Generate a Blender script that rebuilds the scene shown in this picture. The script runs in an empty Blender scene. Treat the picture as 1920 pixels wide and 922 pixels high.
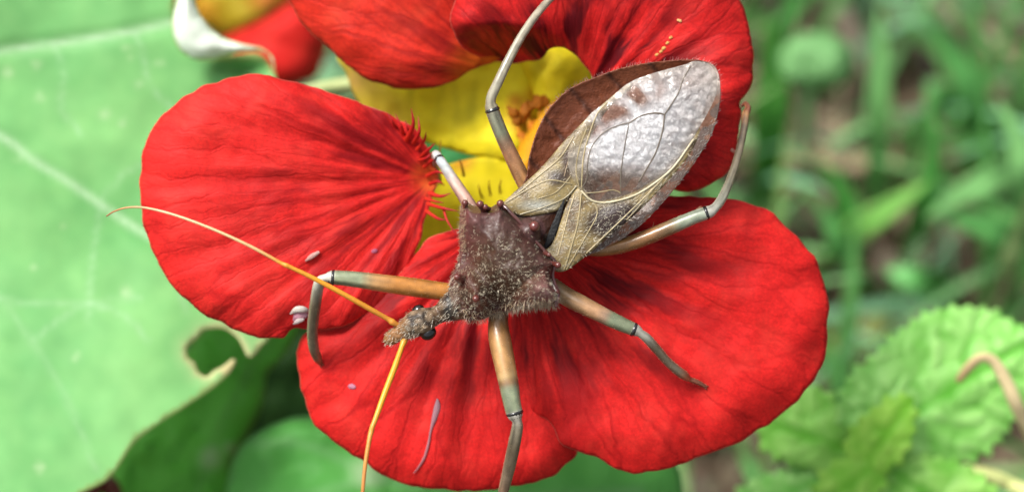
import bpy, math, random
import numpy as np
from mathutils import Vector, noise
from mathutils.geometry import delaunay_2d_cdt

random.seed(7)
rng = np.random.default_rng(7)
sc = bpy.context.scene
C = sc.collection
sc.unit_settings.system = 'METRIC'
sc.unit_settings.scale_length = 0.01          # one unit is one centimetre

# ------------------------------------------------------------------ camera
PITCH = math.radians(60)
DIST = 20.0                                   # lens to flower, cm
O = Vector((0, 0, 10.0))                      # the middle of the flower above the soil
F = Vector((0, math.cos(PITCH), -math.sin(PITCH)))
R_ = Vector((1, 0, 0))
U_ = Vector((0, math.sin(PITCH), math.cos(PITCH)))
FRAME = 7.7                                   # width seen at the flower, cm
S = FRAME / 1920
cam = bpy.data.cameras.new('camera')
cam.sensor_width = 36
cam.lens = 36 * DIST / FRAME
cam.clip_start = 0.5
cam.clip_end = 5000
cam.dof.use_dof = True
cam.dof.focus_distance = DIST - 0.12
cam.dof.aperture_fstop = 0.001 * cam.lens / 0.52
co = bpy.data.objects.new('camera', cam)
C.objects.link(co)
co.location = O - F * DIST
co.rotation_euler = (math.pi / 2 - PITCH, 0, 0)
sc.camera = co
CAM = co.location.copy()

# ------------------------------------------------------------------ sky, sun, exposure
SUN_EL, SUN_AZ = math.radians(62), math.radians(-70)     # azimuth from +Y towards +X
w = bpy.data.worlds.new('World')
sc.world = w
w.use_nodes = True
nt = w.node_tree
sky = nt.nodes.new('ShaderNodeTexSky')
sky.sky_type = 'NISHITA'
sky.sun_disc = False
sky.sun_elevation = SUN_EL
sky.sun_rotation = SUN_AZ
sky.air_density = 1.0
sky.dust_density = 6.0
sky.ozone_density = 1.0
bg = nt.nodes['Background']
veil = nt.nodes.new('ShaderNodeHueSaturation')          # thin white cloud takes most of the blue out of the sky
veil.inputs['Saturation'].default_value = 0.25
nt.links.new(sky.outputs['Color'], veil.inputs['Color'])
nt.links.new(veil.outputs['Color'], bg.inputs['Color'])
bg.inputs['Strength'].default_value = 0.07
sl = bpy.data.lights.new('sun', 'SUN')
sl.energy = 1.5
sl.angle = math.radians(16)
sl.color = (1, 0.96, 0.9)
so = bpy.data.objects.new('sun', sl)
C.objects.link(so)
sdir = Vector((math.sin(SUN_AZ) * math.cos(SUN_EL), math.cos(SUN_AZ) * math.cos(SUN_EL), math.sin(SUN_EL)))
so.rotation_euler = (-sdir).to_track_quat('-Z', 'Y').to_euler()
so.location = (0, 0, 60)
sc.view_settings.view_transform = 'Standard'
sc.view_settings.look = 'None'
sc.view_settings.gamma = 1
sc.view_settings.exposure = 1.55
sc.render.engine = 'CYCLES'
sc.cycles.max_bounces = 6
sc.cycles.transparent_max_bounces = 8


# ------------------------------------------------------------------ geometry helpers
def P(x, y, d):
    """a point d cm nearer than the flower plane, where the picture shows (x, y)"""
    k = (DIST - d) / DIST
    return O - F * d + R_ * ((x - 960) * S * k) + U_ * ((461 - y) * S * k)


def P_arr(x, y, d):
    x, y, d = np.asarray(x, float), np.asarray(y, float), np.asarray(d, float)
    k = (DIST - d) / DIST
    a = np.array(O)[None] - d[:, None] * np.array(F)[None]
    return a + ((x - 960) * S * k)[:, None] * np.array(R_)[None] + ((461 - y) * S * k)[:, None] * np.array(U_)[None]


def inv_arr(p):
    q = np.asarray(p) - np.array(CAM)[None]
    z = q @ np.array(F)
    return 960 + (q @ np.array(R_)) / z * DIST / S, 461 - (q @ np.array(U_)) / z * DIST / S, DIST - z


def ground_d(x, y, h=0.0):
    r = (P(x, y, 0) - CAM)
    t = (h - CAM.z) / r.z
    return DIST - (r * t).dot(F)


def catmull(pts, step, closed=False):
    pts = [np.array(p, float) for p in pts]
    n = len(pts)
    out = []
    rngi = range(n if closed else n - 1)
    for i in rngi:
        p1, p2 = pts[i], pts[(i + 1) % n]
        p0 = pts[(i - 1) % n] if closed or i > 0 else 2 * p1 - p2
        p3 = pts[(i + 2) % n] if closed or i + 2 < n else 2 * p2 - p1
        m = max(1, int(np.hypot(*(p2 - p1)[:2]) / step + 0.5))
        for j in range(m):
            t = j / m
            out.append(0.5 * (2 * p1 + (p2 - p0) * t + (2 * p0 - 5 * p1 + 4 * p2 - p3) * t * t + (3 * p1 - p0 - 3 * p2 + p3) * t ** 3))
    if not closed:
        out.append(pts[-1])
    return np.array(out)


def inside(poly, q):
    x, y = q[:, 0], q[:, 1]
    r = np.zeros(len(q), bool)
    x1, y1 = poly[:, 0], poly[:, 1]
    x2, y2 = np.roll(x1, -1), np.roll(y1, -1)
    for a, b, c, d in zip(x1, y1, x2, y2):
        if b == d:
            continue
        m = ((b > y) != (d > y)) & (x < (c - a) * (y - b) / (d - b) + a)
        r ^= m
    return r


def dist_to(q, line):
    """distance of each row of q to a polyline given as dense points"""
    out = np.full(len(q), 1e9)
    for i in range(0, len(line), 64):
        dd = np.sqrt(((q[:, None, :] - line[None, i:i + 64, :2]) ** 2).sum(2)).min(1)
        out = np.minimum(out, dd)
    return out


def fill(outline, step, wobble=0.0, seed=0, bstep=None):
    """triangulated region inside a smooth closed outline: points, triangles, distance to the edge"""
    b = catmull(outline, bstep or step, True)
    if wobble:
        nb = np.roll(b, -1, 0) - np.roll(b, 1, 0)
        nb = np.stack([-nb[:, 1], nb[:, 0]], 1) / (np.linalg.norm(nb, axis=1)[:, None] + 1e-9)
        wv = np.array([noise.noise(Vector((p[0] * .03, p[1] * .03, seed))) + .22 * noise.noise(Vector((p[0] * .09, p[1] * .09, seed + 5))) for p in b])
        b = b + nb * (wv * wobble)[:, None]
    lo, hi = b.min(0), b.max(0)
    gx, gy = np.meshgrid(np.arange(lo[0], hi[0], step), np.arange(lo[1], hi[1], step * .87))
    gx = gx + (np.arange(gx.shape[0]) % 2)[:, None] * step * .5
    g = np.stack([gx.ravel(), gy.ravel()], 1)
    g += rng.uniform(-.12, .12, g.shape) * step
    g = g[inside(b, g)]
    g = g[dist_to(g, b) > step * .6]
    allp = np.concatenate([b, g])
    nbd = len(b)
    v2, _, f, _, _, _ = delaunay_2d_cdt([Vector(p) for p in allp], [], [list(range(nbd))], 1, 1e-4)
    q = np.array([(v.x, v.y) for v in v2])
    f = [t for t in f if len(t) == 3]
    e = dist_to(q, b)
    return q, f, e, b


def new_obj(name, verts, faces, mat=None, parent=None, smooth=True, attrs=None, colors=None):
    me = bpy.data.meshes.new(name)
    me.from_pydata([tuple(v) for v in verts], [], [tuple(f) for f in faces])
    if smooth:
        me.polygons.foreach_set('use_smooth', [True] * len(me.polygons))
    if colors is not None:
        a = me.attributes.new('Col', 'FLOAT_COLOR', 'POINT')
        c = np.ones((len(verts), 4), np.float32)
        c[:, :3] = np.asarray(colors)
        a.data.foreach_set('color', c.ravel())
    for k, v in (attrs or {}).items():
        v = np.asarray(v, np.float32)
        if v.ndim == 1:
            a = me.attributes.new(k, 'FLOAT', 'POINT')
            a.data.foreach_set('value', v)
        else:
            a = me.attributes.new(k, 'FLOAT_VECTOR', 'POINT')
            a.data.foreach_set('vector', v.ravel())
    me.update()
    o = bpy.data.objects.new(name, me)
    C.objects.link(o)
    if mat:
        me.materials.append(mat)
    if parent:
        o.parent = parent
        o.matrix_parent_inverse = parent.matrix_world.inverted()
    return o


def orient(q, f):
    """turn triangles so they face the camera"""
    out = []
    for a, b, c in f:
        cr = (q[b][0] - q[a][0]) * (q[c][1] - q[a][1]) - (q[b][1] - q[a][1]) * (q[c][0] - q[a][0])
        out.append((a, b, c) if cr < 0 else (a, c, b))     # picture y runs down
    return out


def tag(o, label=None, cat=None, group=None, kind=None):
    if label:
        o['label'] = label
    if cat:
        o['category'] = cat
    if group:
        o['group'] = group
    if kind:
        o['kind'] = kind
    return o


def thing(name, loc, label, cat, group=None):
    o = bpy.data.objects.new(name, None)
    o.empty_display_size = 0.3
    C.objects.link(o)
    o.location = loc
    o.matrix_world.translation = loc
    bpy.context.view_layer.update()
    return tag(o, label, cat, group)


def lerp_stops(stops, t):
    ts = [s[0] for s in stops]
    return np.stack([np.interp(t, ts, [s[1][i] for s in stops]) for i in range(3)], 1)


def tube_data(pts, n=10, step=6, px=True, flat=1.0):
    """swept tube. pts are (x, y, d, r) in picture pixels / cm (px) or (x, y, z, r) in cm"""
    if px:
        c = catmull(pts, step)
        cen = P_arr(c[:, 0], c[:, 1], c[:, 2])
        rad = np.maximum(c[:, 3], .15) * S
    else:
        c = catmull(pts, step)
        cen, rad = c[:, :3], np.maximum(c[:, 3], 1e-4)
    m = len(cen)
    tan = np.gradient(cen, axis=0)
    tan /= np.linalg.norm(tan, axis=1)[:, None] + 1e-12
    ref = -np.array(F)
    # round both ends
    cs, rs, ts = [cen[0] - tan[0] * rad[0] * .8, cen[0] - tan[0] * rad[0] * .45], [rad[0] * .35, rad[0] * .8], [tan[0], tan[0]]
    for i in range(m):
        cs.append(cen[i]); rs.append(rad[i]); ts.append(tan[i])
    cs += [cen[-1] + tan[-1] * rad[-1] * .45, cen[-1] + tan[-1] * rad[-1] * .8]
    rs += [rad[-1] * .8, rad[-1] * .35]
    ts += [tan[-1]] * 2
    L = np.concatenate([[0], np.cumsum(np.linalg.norm(np.diff(np.array(cs), axis=0), axis=1))])
    L /= L[-1]
    verts, par = [], []
    prev = None
    for i in range(len(cs)):
        t = ts[i]
        if prev is None:
            s = np.cross(t, ref)
            if np.linalg.norm(s) < .05:
                s = np.cross(t, np.array(U_))
        else:
            s = prev - t * (prev @ t)
        s /= np.linalg.norm(s)
        prev = s
        u = np.cross(s, t)
        for k in range(n):
            a = 2 * math.pi * k / n
            verts.append(cs[i] + (s * math.cos(a) + u * math.sin(a) * flat) * rs[i])
            par.append(L[i])
    faces = []
    for i in range(len(cs) - 1):
        for k in range(n):
            a, b = i * n + k, i * n + (k + 1) % n
            faces.append((a, b, b + n, a + n))
    faces.append(tuple(range(n))[::-1])
    faces.append(tuple((len(cs) - 1) * n + k for k in range(n)))
    return np.array(verts), faces, np.array(par)


def tube(name, pts, mat, parent=None, n=10, step=6, stops=None, px=True, flat=1.0):
    v, f, t = tube_data(pts, n, step, px, flat)
    o = new_obj(name, v, f, mat, parent, colors=lerp_stops(stops, t) if stops else None)
    return o


def blob_data(cx, cy, d, r, rd, nu=14, nv=9, ang=0.0, ry=None):
    """ellipsoid, r (ry) picture pixels wide, rd cm deep"""
    ry = ry or r
    v = []
    for i in range(nv + 1):
        th = math.pi * i / nv
        for j in range(nu):
            ph = 2 * math.pi * j / nu
            a, b = r * math.sin(th) * math.cos(ph), ry * math.sin(th) * math.sin(ph)
            v.append((cx + a * math.cos(ang) - b * math.sin(ang), cy + a * math.sin(ang) + b * math.cos(ang), d + rd * math.cos(th)))
    v = np.array(v)
    f = []
    for i in range(nv):
        for j in range(nu):
            a, b = i * nu + j, i * nu + (j + 1) % nu
            f.append((a, a + nu, b + nu, b))
    return P_arr(v[:, 0], v[:, 1], v[:, 2]), f


def merge(parts):
    V, Fs, off = [], [], 0
    for v, f in parts:
        V.append(np.asarray(v))
        Fs += [tuple(i + off for i in t) for t in f]
        off += len(v)
    return np.concatenate(V), Fs


def nz(x, y, z=0.0):
    return np.array([noise.noise(Vector((a, b, z))) for a, b in zip(x, y)])


def hairs(name, pos, dirs, length, rad, mat, parent, colors):
    """many tapering three-sided hairs in one mesh"""
    n = len(pos)
    V = np.zeros((n, 7, 3))
    dirs = dirs / np.linalg.norm(dirs, axis=1)[:, None]
    s = np.cross(dirs, np.array([.31, .2, .93]))
    s /= np.linalg.norm(s, axis=1)[:, None] + 1e-9
    u = np.cross(dirs, s)
    bend = rng.normal(0, .09, (n, 1)) * s * length[:, None]
    for k in range(3):
        a = 2 * math.pi * k / 3
        off = s * math.cos(a) + u * math.sin(a)
        V[:, k] = pos - dirs * length[:, None] * .1 + off * rad
        V[:, 3 + k] = pos + dirs * length[:, None] * .55 + bend * .35 + off * rad * .8
    V[:, 6] = pos + dirs * length[:, None] + bend
    F0 = [(0, 1, 4, 3), (1, 2, 5, 4), (2, 0, 3, 5), (3, 4, 6), (4, 5, 6), (5, 3, 6)]
    faces = [tuple(i * 7 + j for j in t) for i in range(n) for t in F0]
    o = new_obj(name, V.reshape(-1, 3), faces, mat, parent, smooth=False, colors=np.repeat(colors, 7, axis=0))
    o['kind'] = 'stuff'
    return o


def sample(verts, faces, n, weight=None):
    tri = []
    for f in faces:
        for k in range(1, len(f) - 1):
            tri.append((f[0], f[k], f[k + 1]))
    tri = np.array(tri)
    a, b, c = verts[tri[:, 0]], verts[tri[:, 1]], verts[tri[:, 2]]
    nr = np.cross(b - a, c - a)
    ar = np.linalg.norm(nr, axis=1)
    cen = (a + b + c) / 3
    p = ar * (weight(cen, nr / (ar[:, None] + 1e-12)) if weight else 1)
    idx = rng.choice(len(tri), n, p=p / p.sum())
    u = rng.random((n, 2))
    fl = u.sum(1) > 1
    u[fl] = 1 - u[fl]
    pos = a[idx] + (b[idx] - a[idx]) * u[:, :1] + (c[idx] - a[idx]) * u[:, 1:]
    return pos, nr[idx] / (ar[idx][:, None] + 1e-12)


# ------------------------------------------------------------------ materials
class NB:
    def __init__(self, name):
        self.m = bpy.data.materials.new(name)
        self.m.use_nodes = True
        self.t = self.m.node_tree
        self.t.nodes.clear()
        self.out = self.n('ShaderNodeOutputMaterial')

    def n(self, typ, **kw):
        o = self.t.nodes.new(typ)
        for k, v in kw.items():
            setattr(o, k, v)
        return o

    def l(self, a, b):
        self.t.links.new(a, b)

    def val(self, sock, v):
        if hasattr(v, 'is_output') or isinstance(v, bpy.types.NodeSocket):
            self.l(v, sock)
        else:
            sock.default_value = v

    def math(self, op, a, b=0.0, c=0.0, clamp=False):
        o = self.n('ShaderNodeMath', operation=op, use_clamp=clamp)
        self.val(o.inputs[0], a); self.val(o.inputs[1], b); self.val(o.inputs[2], c)
        return o.outputs[0]

    def mix(self, fac, a, b, mode='MIX'):
        o = self.n('ShaderNodeMix', data_type='RGBA', blend_type=mode)
        self.val(o.inputs['Factor'], fac)
        for s, v in ((o.inputs[6], a), (o.inputs[7], b)):
            if isinstance(v, tuple) and len(v) == 3:
                v = (*v, 1)
            self.val(s, v)
        return o.outputs[2]

    def noise(self, scale, vec=None, detail=3, rough=.55, dist=0.0):
        o = self.n('ShaderNodeTexNoise')
        o.inputs['Scale'].default_value = scale
        o.inputs['Detail'].default_value = detail
        o.inputs['Roughness'].default_value = rough
        o.inputs['Distortion'].default_value = dist
        if vec is not None:
            self.l(vec, o.inputs['Vector'])
        return o.outputs['Fac']

    def ramp(self, fac, lo, hi):
        o = self.n('ShaderNodeMapRange')
        o.interpolation_type = 'SMOOTHSTEP'
        self.val(o.inputs['Value'], fac)
        o.inputs['From Min'].default_value = lo
        o.inputs['From Max'].default_value = hi
        return o.outputs['Result']

    def attr(self, name):
        return self.n('ShaderNodeAttribute', attribute_name=name)

    def pos(self):
        return self.n('ShaderNodeNewGeometry').outputs['Position']

    def surface(self, col, rough=.5, spec=.5, transl=0.0, tcol=None, height=None, bump=.3, bdist=.01, sheen=0.0, alpha=None, coat=0.0, metallic=0.0):
        p = self.n('ShaderNodeBsdfPrincipled')
        self.val(p.inputs['Base Color'], (*col, 1) if isinstance(col, tuple) else col)
        self.val(p.inputs['Roughness'], rough)
        self.val(p.inputs['Specular IOR Level'], spec)
        p.inputs['Sheen Weight'].default_value = sheen
        p.inputs['Sheen Roughness'].default_value = .4
        p.inputs['Coat Weight'].default_value = coat
        p.inputs['Metallic'].default_value = metallic
        nrm = None
        if height is not None:
            b = self.n('ShaderNodeBump')
            b.inputs['Strength'].default_value = bump
            b.inputs['Distance'].default_value = bdist
            self.l(height, b.inputs['Height'])
            nrm = b.outputs['Normal']
            self.l(nrm, p.inputs['Normal'])
        sh = p.outputs[0]
        if transl:
            t = self.n('ShaderNodeBsdfTranslucent')
            tc = tcol if tcol is not None else col
            self.val(t.inputs['Color'], (*tc, 1) if isinstance(tc, tuple) else tc)
            if nrm:
                self.l(nrm, t.inputs['Normal'])
            ms = self.n('ShaderNodeMixShader')
            ms.inputs[0].default_value = transl
            self.l(sh, ms.inputs[1]); self.l(t.outputs[0], ms.inputs[2])
            sh = ms.outputs[0]
        if alpha is not None:
            t = self.n('ShaderNodeBsdfTransparent')
            ms = self.n('ShaderNodeMixShader')
            self.val(ms.inputs[0], alpha)
            self.l(t.outputs[0], ms.inputs[1]); self.l(sh, ms.inputs[2])
            sh = ms.outputs[0]
        self.l(sh, self.out.inputs['Surface'])
        return self.m


def attr_mat(name, rough=.5, spec=.5, var=.25, vscale=20, transl=0.0, bump=.25, bscale=60, bdist=.01, sheen=0.0, coat=0.0, tint=None):
    """colour from the mesh's own pigment attribute, broken up by noise"""
    b = NB(name)
    col = b.attr('Col').outputs['Color']
    n1 = b.noise(vscale, b.pos(), 4)
    f = b.math('MULTIPLY_ADD', n1, 2 * var, 1 - var)
    hsv = b.n('ShaderNodeHueSaturation')
    b.l(col, hsv.inputs['Color']); b.l(f, hsv.inputs['Value'])
    return b.surface(hsv.outputs[0], rough, spec, transl, None, b.noise(bscale, b.pos(), 4), bump, bdist, sheen, None, coat)


def petal_mat(name, main, dark, deep, vein_n=13.0, streak=1.0, orange=None, seed=0.0, sfreq=6.5, fine=.75):
    b = NB(name)
    pol = b.attr('polar').outputs['Vector']
    sep = b.n('ShaderNodeSeparateXYZ'); b.l(pol, sep.inputs[0])
    ang, rad = sep.outputs[0], sep.outputs[1]
    ps = b.pos()
    wob = b.noise(2.2, ps, 3)
    wob2 = b.noise(9, ps, 2)
    a2 = b.math('ADD', b.math('ADD', ang, b.math('MULTIPLY', b.math('SUBTRACT', wob, .5), .10)), b.math('MULTIPLY', b.math('SUBTRACT', wob2, .5), .035))

    def net(na, nr, lo, hi, zoff):
        cx = b.n('ShaderNodeCombineXYZ')
        b.l(b.math('MULTIPLY', a2, na), cx.inputs[0])
        b.l(b.math('MULTIPLY_ADD', rad, nr, seed), cx.inputs[1])
        cx.inputs[2].default_value = zoff
        v = b.n('ShaderNodeTexVoronoi', feature='DISTANCE_TO_EDGE')
        v.inputs['Scale'].default_value = 1
        b.l(cx.outputs[0], v.inputs['Vector'])
        return b.math('SUBTRACT', 1.0, b.ramp(v.outputs['Distance'], lo, hi))
    v1 = net(vein_n * .8, 2.4, 0.0, .07, seed)
    v2 = net(vein_n * 2.2, 6.5, 0.0, .11, seed + 3)
    # long streaks that start dark at the claw and die out towards the margin
    cx = b.n('ShaderNodeCombineXYZ')
    b.l(b.math('MULTIPLY', a2, sfreq), cx.inputs[0]); b.l(b.math('MULTIPLY', rad, 2.2), cx.inputs[1])
    cx.inputs[2].default_value = seed
    st = b.ramp(b.noise(1.0, cx.outputs[0], 3, .6), .44, .62)
    cx2 = b.n('ShaderNodeCombineXYZ')
    b.l(b.math('MULTIPLY', a2, 17.0), cx2.inputs[0]); b.l(b.math('MULTIPLY', rad, 2.5), cx2.inputs[1])
    cx2.inputs[2].default_value = seed + 7
    st2 = b.ramp(b.noise(1.0, cx2.outputs[0], 2, .5), .42, .75)
    fade = b.math('SUBTRACT', 1.0, b.ramp(rad, .25, .92))
    kd = b.math('MULTIPLY', b.math('MULTIPLY', b.math('MAXIMUM', st, b.math('MULTIPLY', st2, fine)), fade), 1.15 * streak, clamp=True)
    cells = b.noise(42, ps, 3, .7)
    patch = b.noise(3.5, ps, 3)
    col = b.mix(b.ramp(cells, .3, .75), tuple(c * .80 for c in main), tuple(min(1, c * 1.12) for c in main))
    col = b.mix(b.math('MULTIPLY', b.ramp(patch, .45, .75), .35), col, (main[0] * .98, main[1] * 2.2 + .008, main[2] * 1.7 + .004))
    col = b.mix(kd, col, deep)
    col = b.mix(b.math('MULTIPLY', v2, b.math('MULTIPLY_ADD', b.noise(1.7, ps, 2), .5, -.08, True)), col, dark)
    col = b.mix(b.math('MULTIPLY', v1, b.math('MULTIPLY_ADD', b.noise(1.3, ps, 2), .9, -.15, True)), col, dark)
    if orange:
        on = b.math('MULTIPLY', b.math('SUBTRACT', 1.0, b.ramp(rad, orange[1], orange[2])), b.ramp(b.noise(5, ps, 2), .3, .6), clamp=True)
        col = b.mix(on, col, orange[0])
    ed = b.attr('edge').outputs['Fac']
    rim = b.math('SUBTRACT', 1.0, b.ramp(ed, 0.0, 2.5))
    col = b.mix(b.math('MULTIPLY', rim, .5), col, (.75, .22, .16))
    h = b.math('SUBTRACT', b.math('MULTIPLY', cells, .5), b.math('MULTIPLY_ADD', v1, .8, b.math('MULTIPLY', v2, .35)))
    return b.surface(col, .6, .16, .24, None, h, .30, .012)


M = {}
RED = (.68, .021, .018)
M['petal'] = petal_mat('red petal', RED, (.30, .004, .006), (.20, .003, .006), 12, .75, ((.72, .13, .02), .0, .10), 1.0, 5.0, .36)
M['petal_low'] = petal_mat('red lower petal', (.67, .018, .016), (.30, .004, .006), (.15, .002, .005), 10, 1.0, None, 4.0, 5.5, .55)
M['petal_top'] = petal_mat('deep red upper petal', (.63, .017, .016), (.16, .003, .006), (.10, .002, .005), 8, 1.1, None, 8.0, 4.5, .35)
M['petal_orange'] = petal_mat('orange red upper petal', (.62, .028, .014), (.22, .006, .006), (.18, .004, .005), 11, .8, ((.78, .17, .012), .15, .42), 2.0)
M['petal_far'] = petal_mat('far red petal', (.66, .02, .015), (.45, .01, .01), (.45, .008, .008), 9, .6, None, 12.0)
M['lash'] = attr_mat('petal fringe', .5, .3, .25, 30, .25)
M['yellow'] = attr_mat('yellow calyx', .6, .2, .12, 9, .45, .2, 60)
M['leaf'] = attr_mat('nasturtium leaf', .5, .26, .16, 3.0, .36, .18, 30, .012)
M['stem'] = attr_mat('green stem', .45, .4, .2, 6, 0, .15, 40)
M['mint'] = attr_mat('mint leaf', .45, .35, .22, 6, .28, .4, 22, .02)
M['blade'] = attr_mat('grass blade', .45, .45, .25, 2.5, .3, .2, 25)
M['dry'] = attr_mat('dry plant matter', .7, .3, .3, 5, .1, .4, 25)
M['debris'] = attr_mat('pale husk', .6, .25, .3, 60, .2, .3, 90)
M['leg'] = attr_mat('leg cuticle', .30, .5, .42, 17, 0, .25, 70, .006, coat=.15)
M['cuticle'] = attr_mat('body cuticle', .45, .32, .45, 26, 0, .6, 55, .012, coat=.1)
M['tubercle'] = attr_mat('shiny tubercle', .18, .6, .25, 30, 0, .1, 60, coat=.4)
M['hair'] = attr_mat('pale hair', .35, .6, .25, 80, .2, 0.0, 20)
M['antenna'] = attr_mat('antenna', .4, .5, .18, 30, .1, .2, 90, .004)
M['corium'] = attr_mat('corium', .34, .6, .3, 24, .12, .55, 62, .01)
M['vein'] = attr_mat('wing vein', .35, .6, .2, 40, .1, .2, 80, .004)
b = NB('compound eye')
M['eye'] = b.surface((.006, .005, .006), .12, .7, height=b.noise(160, b.pos(), 2), bump=.1, bdist=.004)


def membrane_mat():
    b = NB('wing membrane')
    ps = b.pos()
    at = b.attr('Col')
    wv = b.n('ShaderNodeVectorMath', operation='ADD')
    nn = b.n('ShaderNodeTexNoise'); nn.inputs['Scale'].default_value = 14
    b.l(ps, nn.inputs['Vector'])
    sc_ = b.n('ShaderNodeVectorMath', operation='SCALE'); sc_.inputs['Scale'].default_value = .10
    b.l(nn.outputs['Color'], sc_.inputs[0]); b.l(ps, wv.inputs[0]); b.l(sc_.outputs[0], wv.inputs[1])
    mp = b.n('ShaderNodeMapping')
    mp.inputs['Rotation'].default_value = (0, 0, math.radians(-28))
    mp.inputs['Scale'].default_value = (92, 38, 66)
    b.l(wv.outputs[0], mp.inputs['Vector'])
    n1 = b.noise(1.0, mp.outputs[0], 3, .6, 1.2)
    n2 = b.noise(9, ps, 3, .55, .6)
    h = b.math('MULTIPLY_ADD', n2, .22, n1)
    hs = b.n('ShaderNodeHueSaturation')
    b.l(at.outputs['Color'], hs.inputs['Color'])
    b.l(b.math('MULTIPLY_ADD', n1, .7, .65), hs.inputs['Value'])  # painted light and shade: wrinkle crests lightened, valleys darkened in the colour
    al = b.math('MULTIPLY_ADD', b.attr('cover').outputs['Fac'], b.math('MULTIPLY_ADD', n2, .6, .52), 0.0, True)
    return b.surface(hs.outputs[0], .30, .8, 0, None, h, .75, .016, alpha=al, metallic=.5, coat=.5)


M['membrane'] = membrane_mat()


# ------------------------------------------------------------------ soil
def soil():
    xs = np.concatenate([[-2500, -500, -120, -40], np.linspace(-16, 16, 110), [40, 120, 500, 2500]])
    ys = np.concatenate([[-2500, -500, -120, -40], np.linspace(-14, 24, 130), [60, 160, 500, 2500]])
    X, Y = np.meshgrid(xs, ys)
    x, y = X.ravel(), Y.ravel()
    z = .35 * nz(x * .35, y * .35) + .22 * nz(x * 1.1, y * 1.1, 3) + .08 * nz(x * 3.2, y * 3.2, 6)
    far = (np.abs(x) > 17) | (np.abs(y) > 25)
    z[far] *= .3
    nx = len(xs)
    faces = [(j * nx + i, j * nx + i + 1, (j + 1) * nx + i + 1, (j + 1) * nx + i) for j in range(len(ys) - 1) for i in range(nx - 1)]
    b = NB('soil')
    ps = b.pos()
    n1, n2, n3 = b.noise(.7, ps, 5, .6), b.noise(3.2, ps, 5, .65), b.noise(1.5, ps, 3)
    col = b.mix(b.ramp(n2, .35, .7), (.030, .022, .014), (.13, .095, .06))
    col = b.mix(b.ramp(n1, .5, .68), col, (.05, .075, .02))
    col = b.mix(b.ramp(n3, .6, .75), col, (.19, .145, .10))
    m = b.surface(col, .9, .2, height=n2, bump=.8, bdist=.2)
    o = new_obj('ground', np.stack([x, y, z], 1), faces, m)
    o['kind'] = 'structure'


soil()


def soil_z(x, y):
    v = .35 * noise.noise(Vector((x * .35, y * .35, 0))) + .22 * noise.noise(Vector((x * 1.1, y * 1.1, 3)))
    return v


# ground seen by the lens
corners = [P(px, py, ground_d(px, py)) for px, py in ((-150, -150), (2070, -150), (2070, 1072), (-150, 1072))]
GX0, GX1 = min(c.x for c in corners), max(c.x for c in corners)
GY0, GY1 = min(c.y for c in corners), max(c.y for c in corners)


def grass():
    V, Fc, Cl = [], [], []
    greens = 1.6 * np.array([(.055, .17, .04), (.08, .22, .06), (.045, .12, .03), (.12, .26, .10), (.10, .17, .05), (.10, .22, .12)])
    n = 1500
    for i in range(n):
        x, y = rng.uniform(GX0 - 1, GX1 + 1), rng.uniform(GY0 - 2, GY1 + 1)
        if noise.noise(Vector((x * .45, y * .45, 9))) < -.12 + rng.normal(0, .12):
            continue
        L = rng.uniform(1.2, 4.2)
        wd = rng.uniform(.03, .12)
        az = rng.uniform(0, 6.28)
        lean = rng.uniform(.3, 1.25)
        dx, dy = math.cos(az), math.sin(az)
        base = np.array([x, y, soil_z(x, y) - .05])
        col = greens[rng.integers(len(greens))] * rng.uniform(.7, 1.25)
        off = len(V)
        m = 6
        for k in range(m + 1):
            t = k / m
            th = lean * (t ** .8)
            c = base + np.array([dx * math.sin(th) * L * t, dy * math.sin(th) * L * t, math.cos(th) * L * t])
            wk = wd * (1 - t ** 2.5) * (.6 + .4 * min(1, t * 4)) + .004
            sx, sy = -dy * wk, dx * wk
            V += [c + (sx, sy, .25 * wk), c - (0, 0, .15 * wk), c - (sx, sy, -.25 * wk)]
            Cl += [col * (1 + .25 * t)] * 3
            if k:
                q = off + (k - 1) * 3
                Fc += [(q, q + 1, q + 4, q + 3), (q + 1, q + 2, q + 5, q + 4)]
    o = new_obj('grass', V, Fc, M['blade'], colors=np.array(Cl))
    o['kind'] = 'stuff'


grass()


def litter():
    V, Fc, Cl = [], [], []
    browns = np.array([(.17, .12, .075), (.10, .065, .04), (.24, .18, .12), (.14, .12, .09), (.28, .23, .15), (.06, .04, .03), (.2, .13, .09)])
    for i in range(1900):
        x, y = rng.uniform(GX0 - 1, GX1 + 1), rng.uniform(GY0 - 2, GY1 + 1)
        L, wd = rng.uniform(.15, .9), rng.uniform(.04, .22)
        if i > 1500:                                    # thin dry straws
            L, wd = rng.uniform(1.2, 3.6), rng.uniform(.03, .06)
        az = rng.uniform(0, 6.28)
        d = np.array([math.cos(az), math.sin(az), rng.uniform(-.12, .2)])
        s = np.array([-math.sin(az), math.cos(az), rng.uniform(-.5, .5)])
        c = np.array([x, y, soil_z(x, y) + .06 + rng.uniform(0, .12)])
        off = len(V)
        curl = rng.uniform(-.3, .3)
        for k, t in enumerate((-.5, -.2, .2, .5)):
            wk = wd * (1 - (abs(t) * 1.7) ** 2 * .9)
            p = c + d * L * t + np.array([0, 0, curl * L * (t * t)])
            V += [p + s * wk, p - s * wk]
            if k:
                q = off + (k - 1) * 2
                Fc.append((q, q + 1, q + 3, q + 2))
        Cl += [browns[rng.integers(len(browns))] * rng.uniform(.6, 1.3)] * 8
    o = new_obj('leaf_litter', V, Fc, M['dry'], colors=np.array(Cl))
    o['kind'] = 'stuff'


litter()


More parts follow.
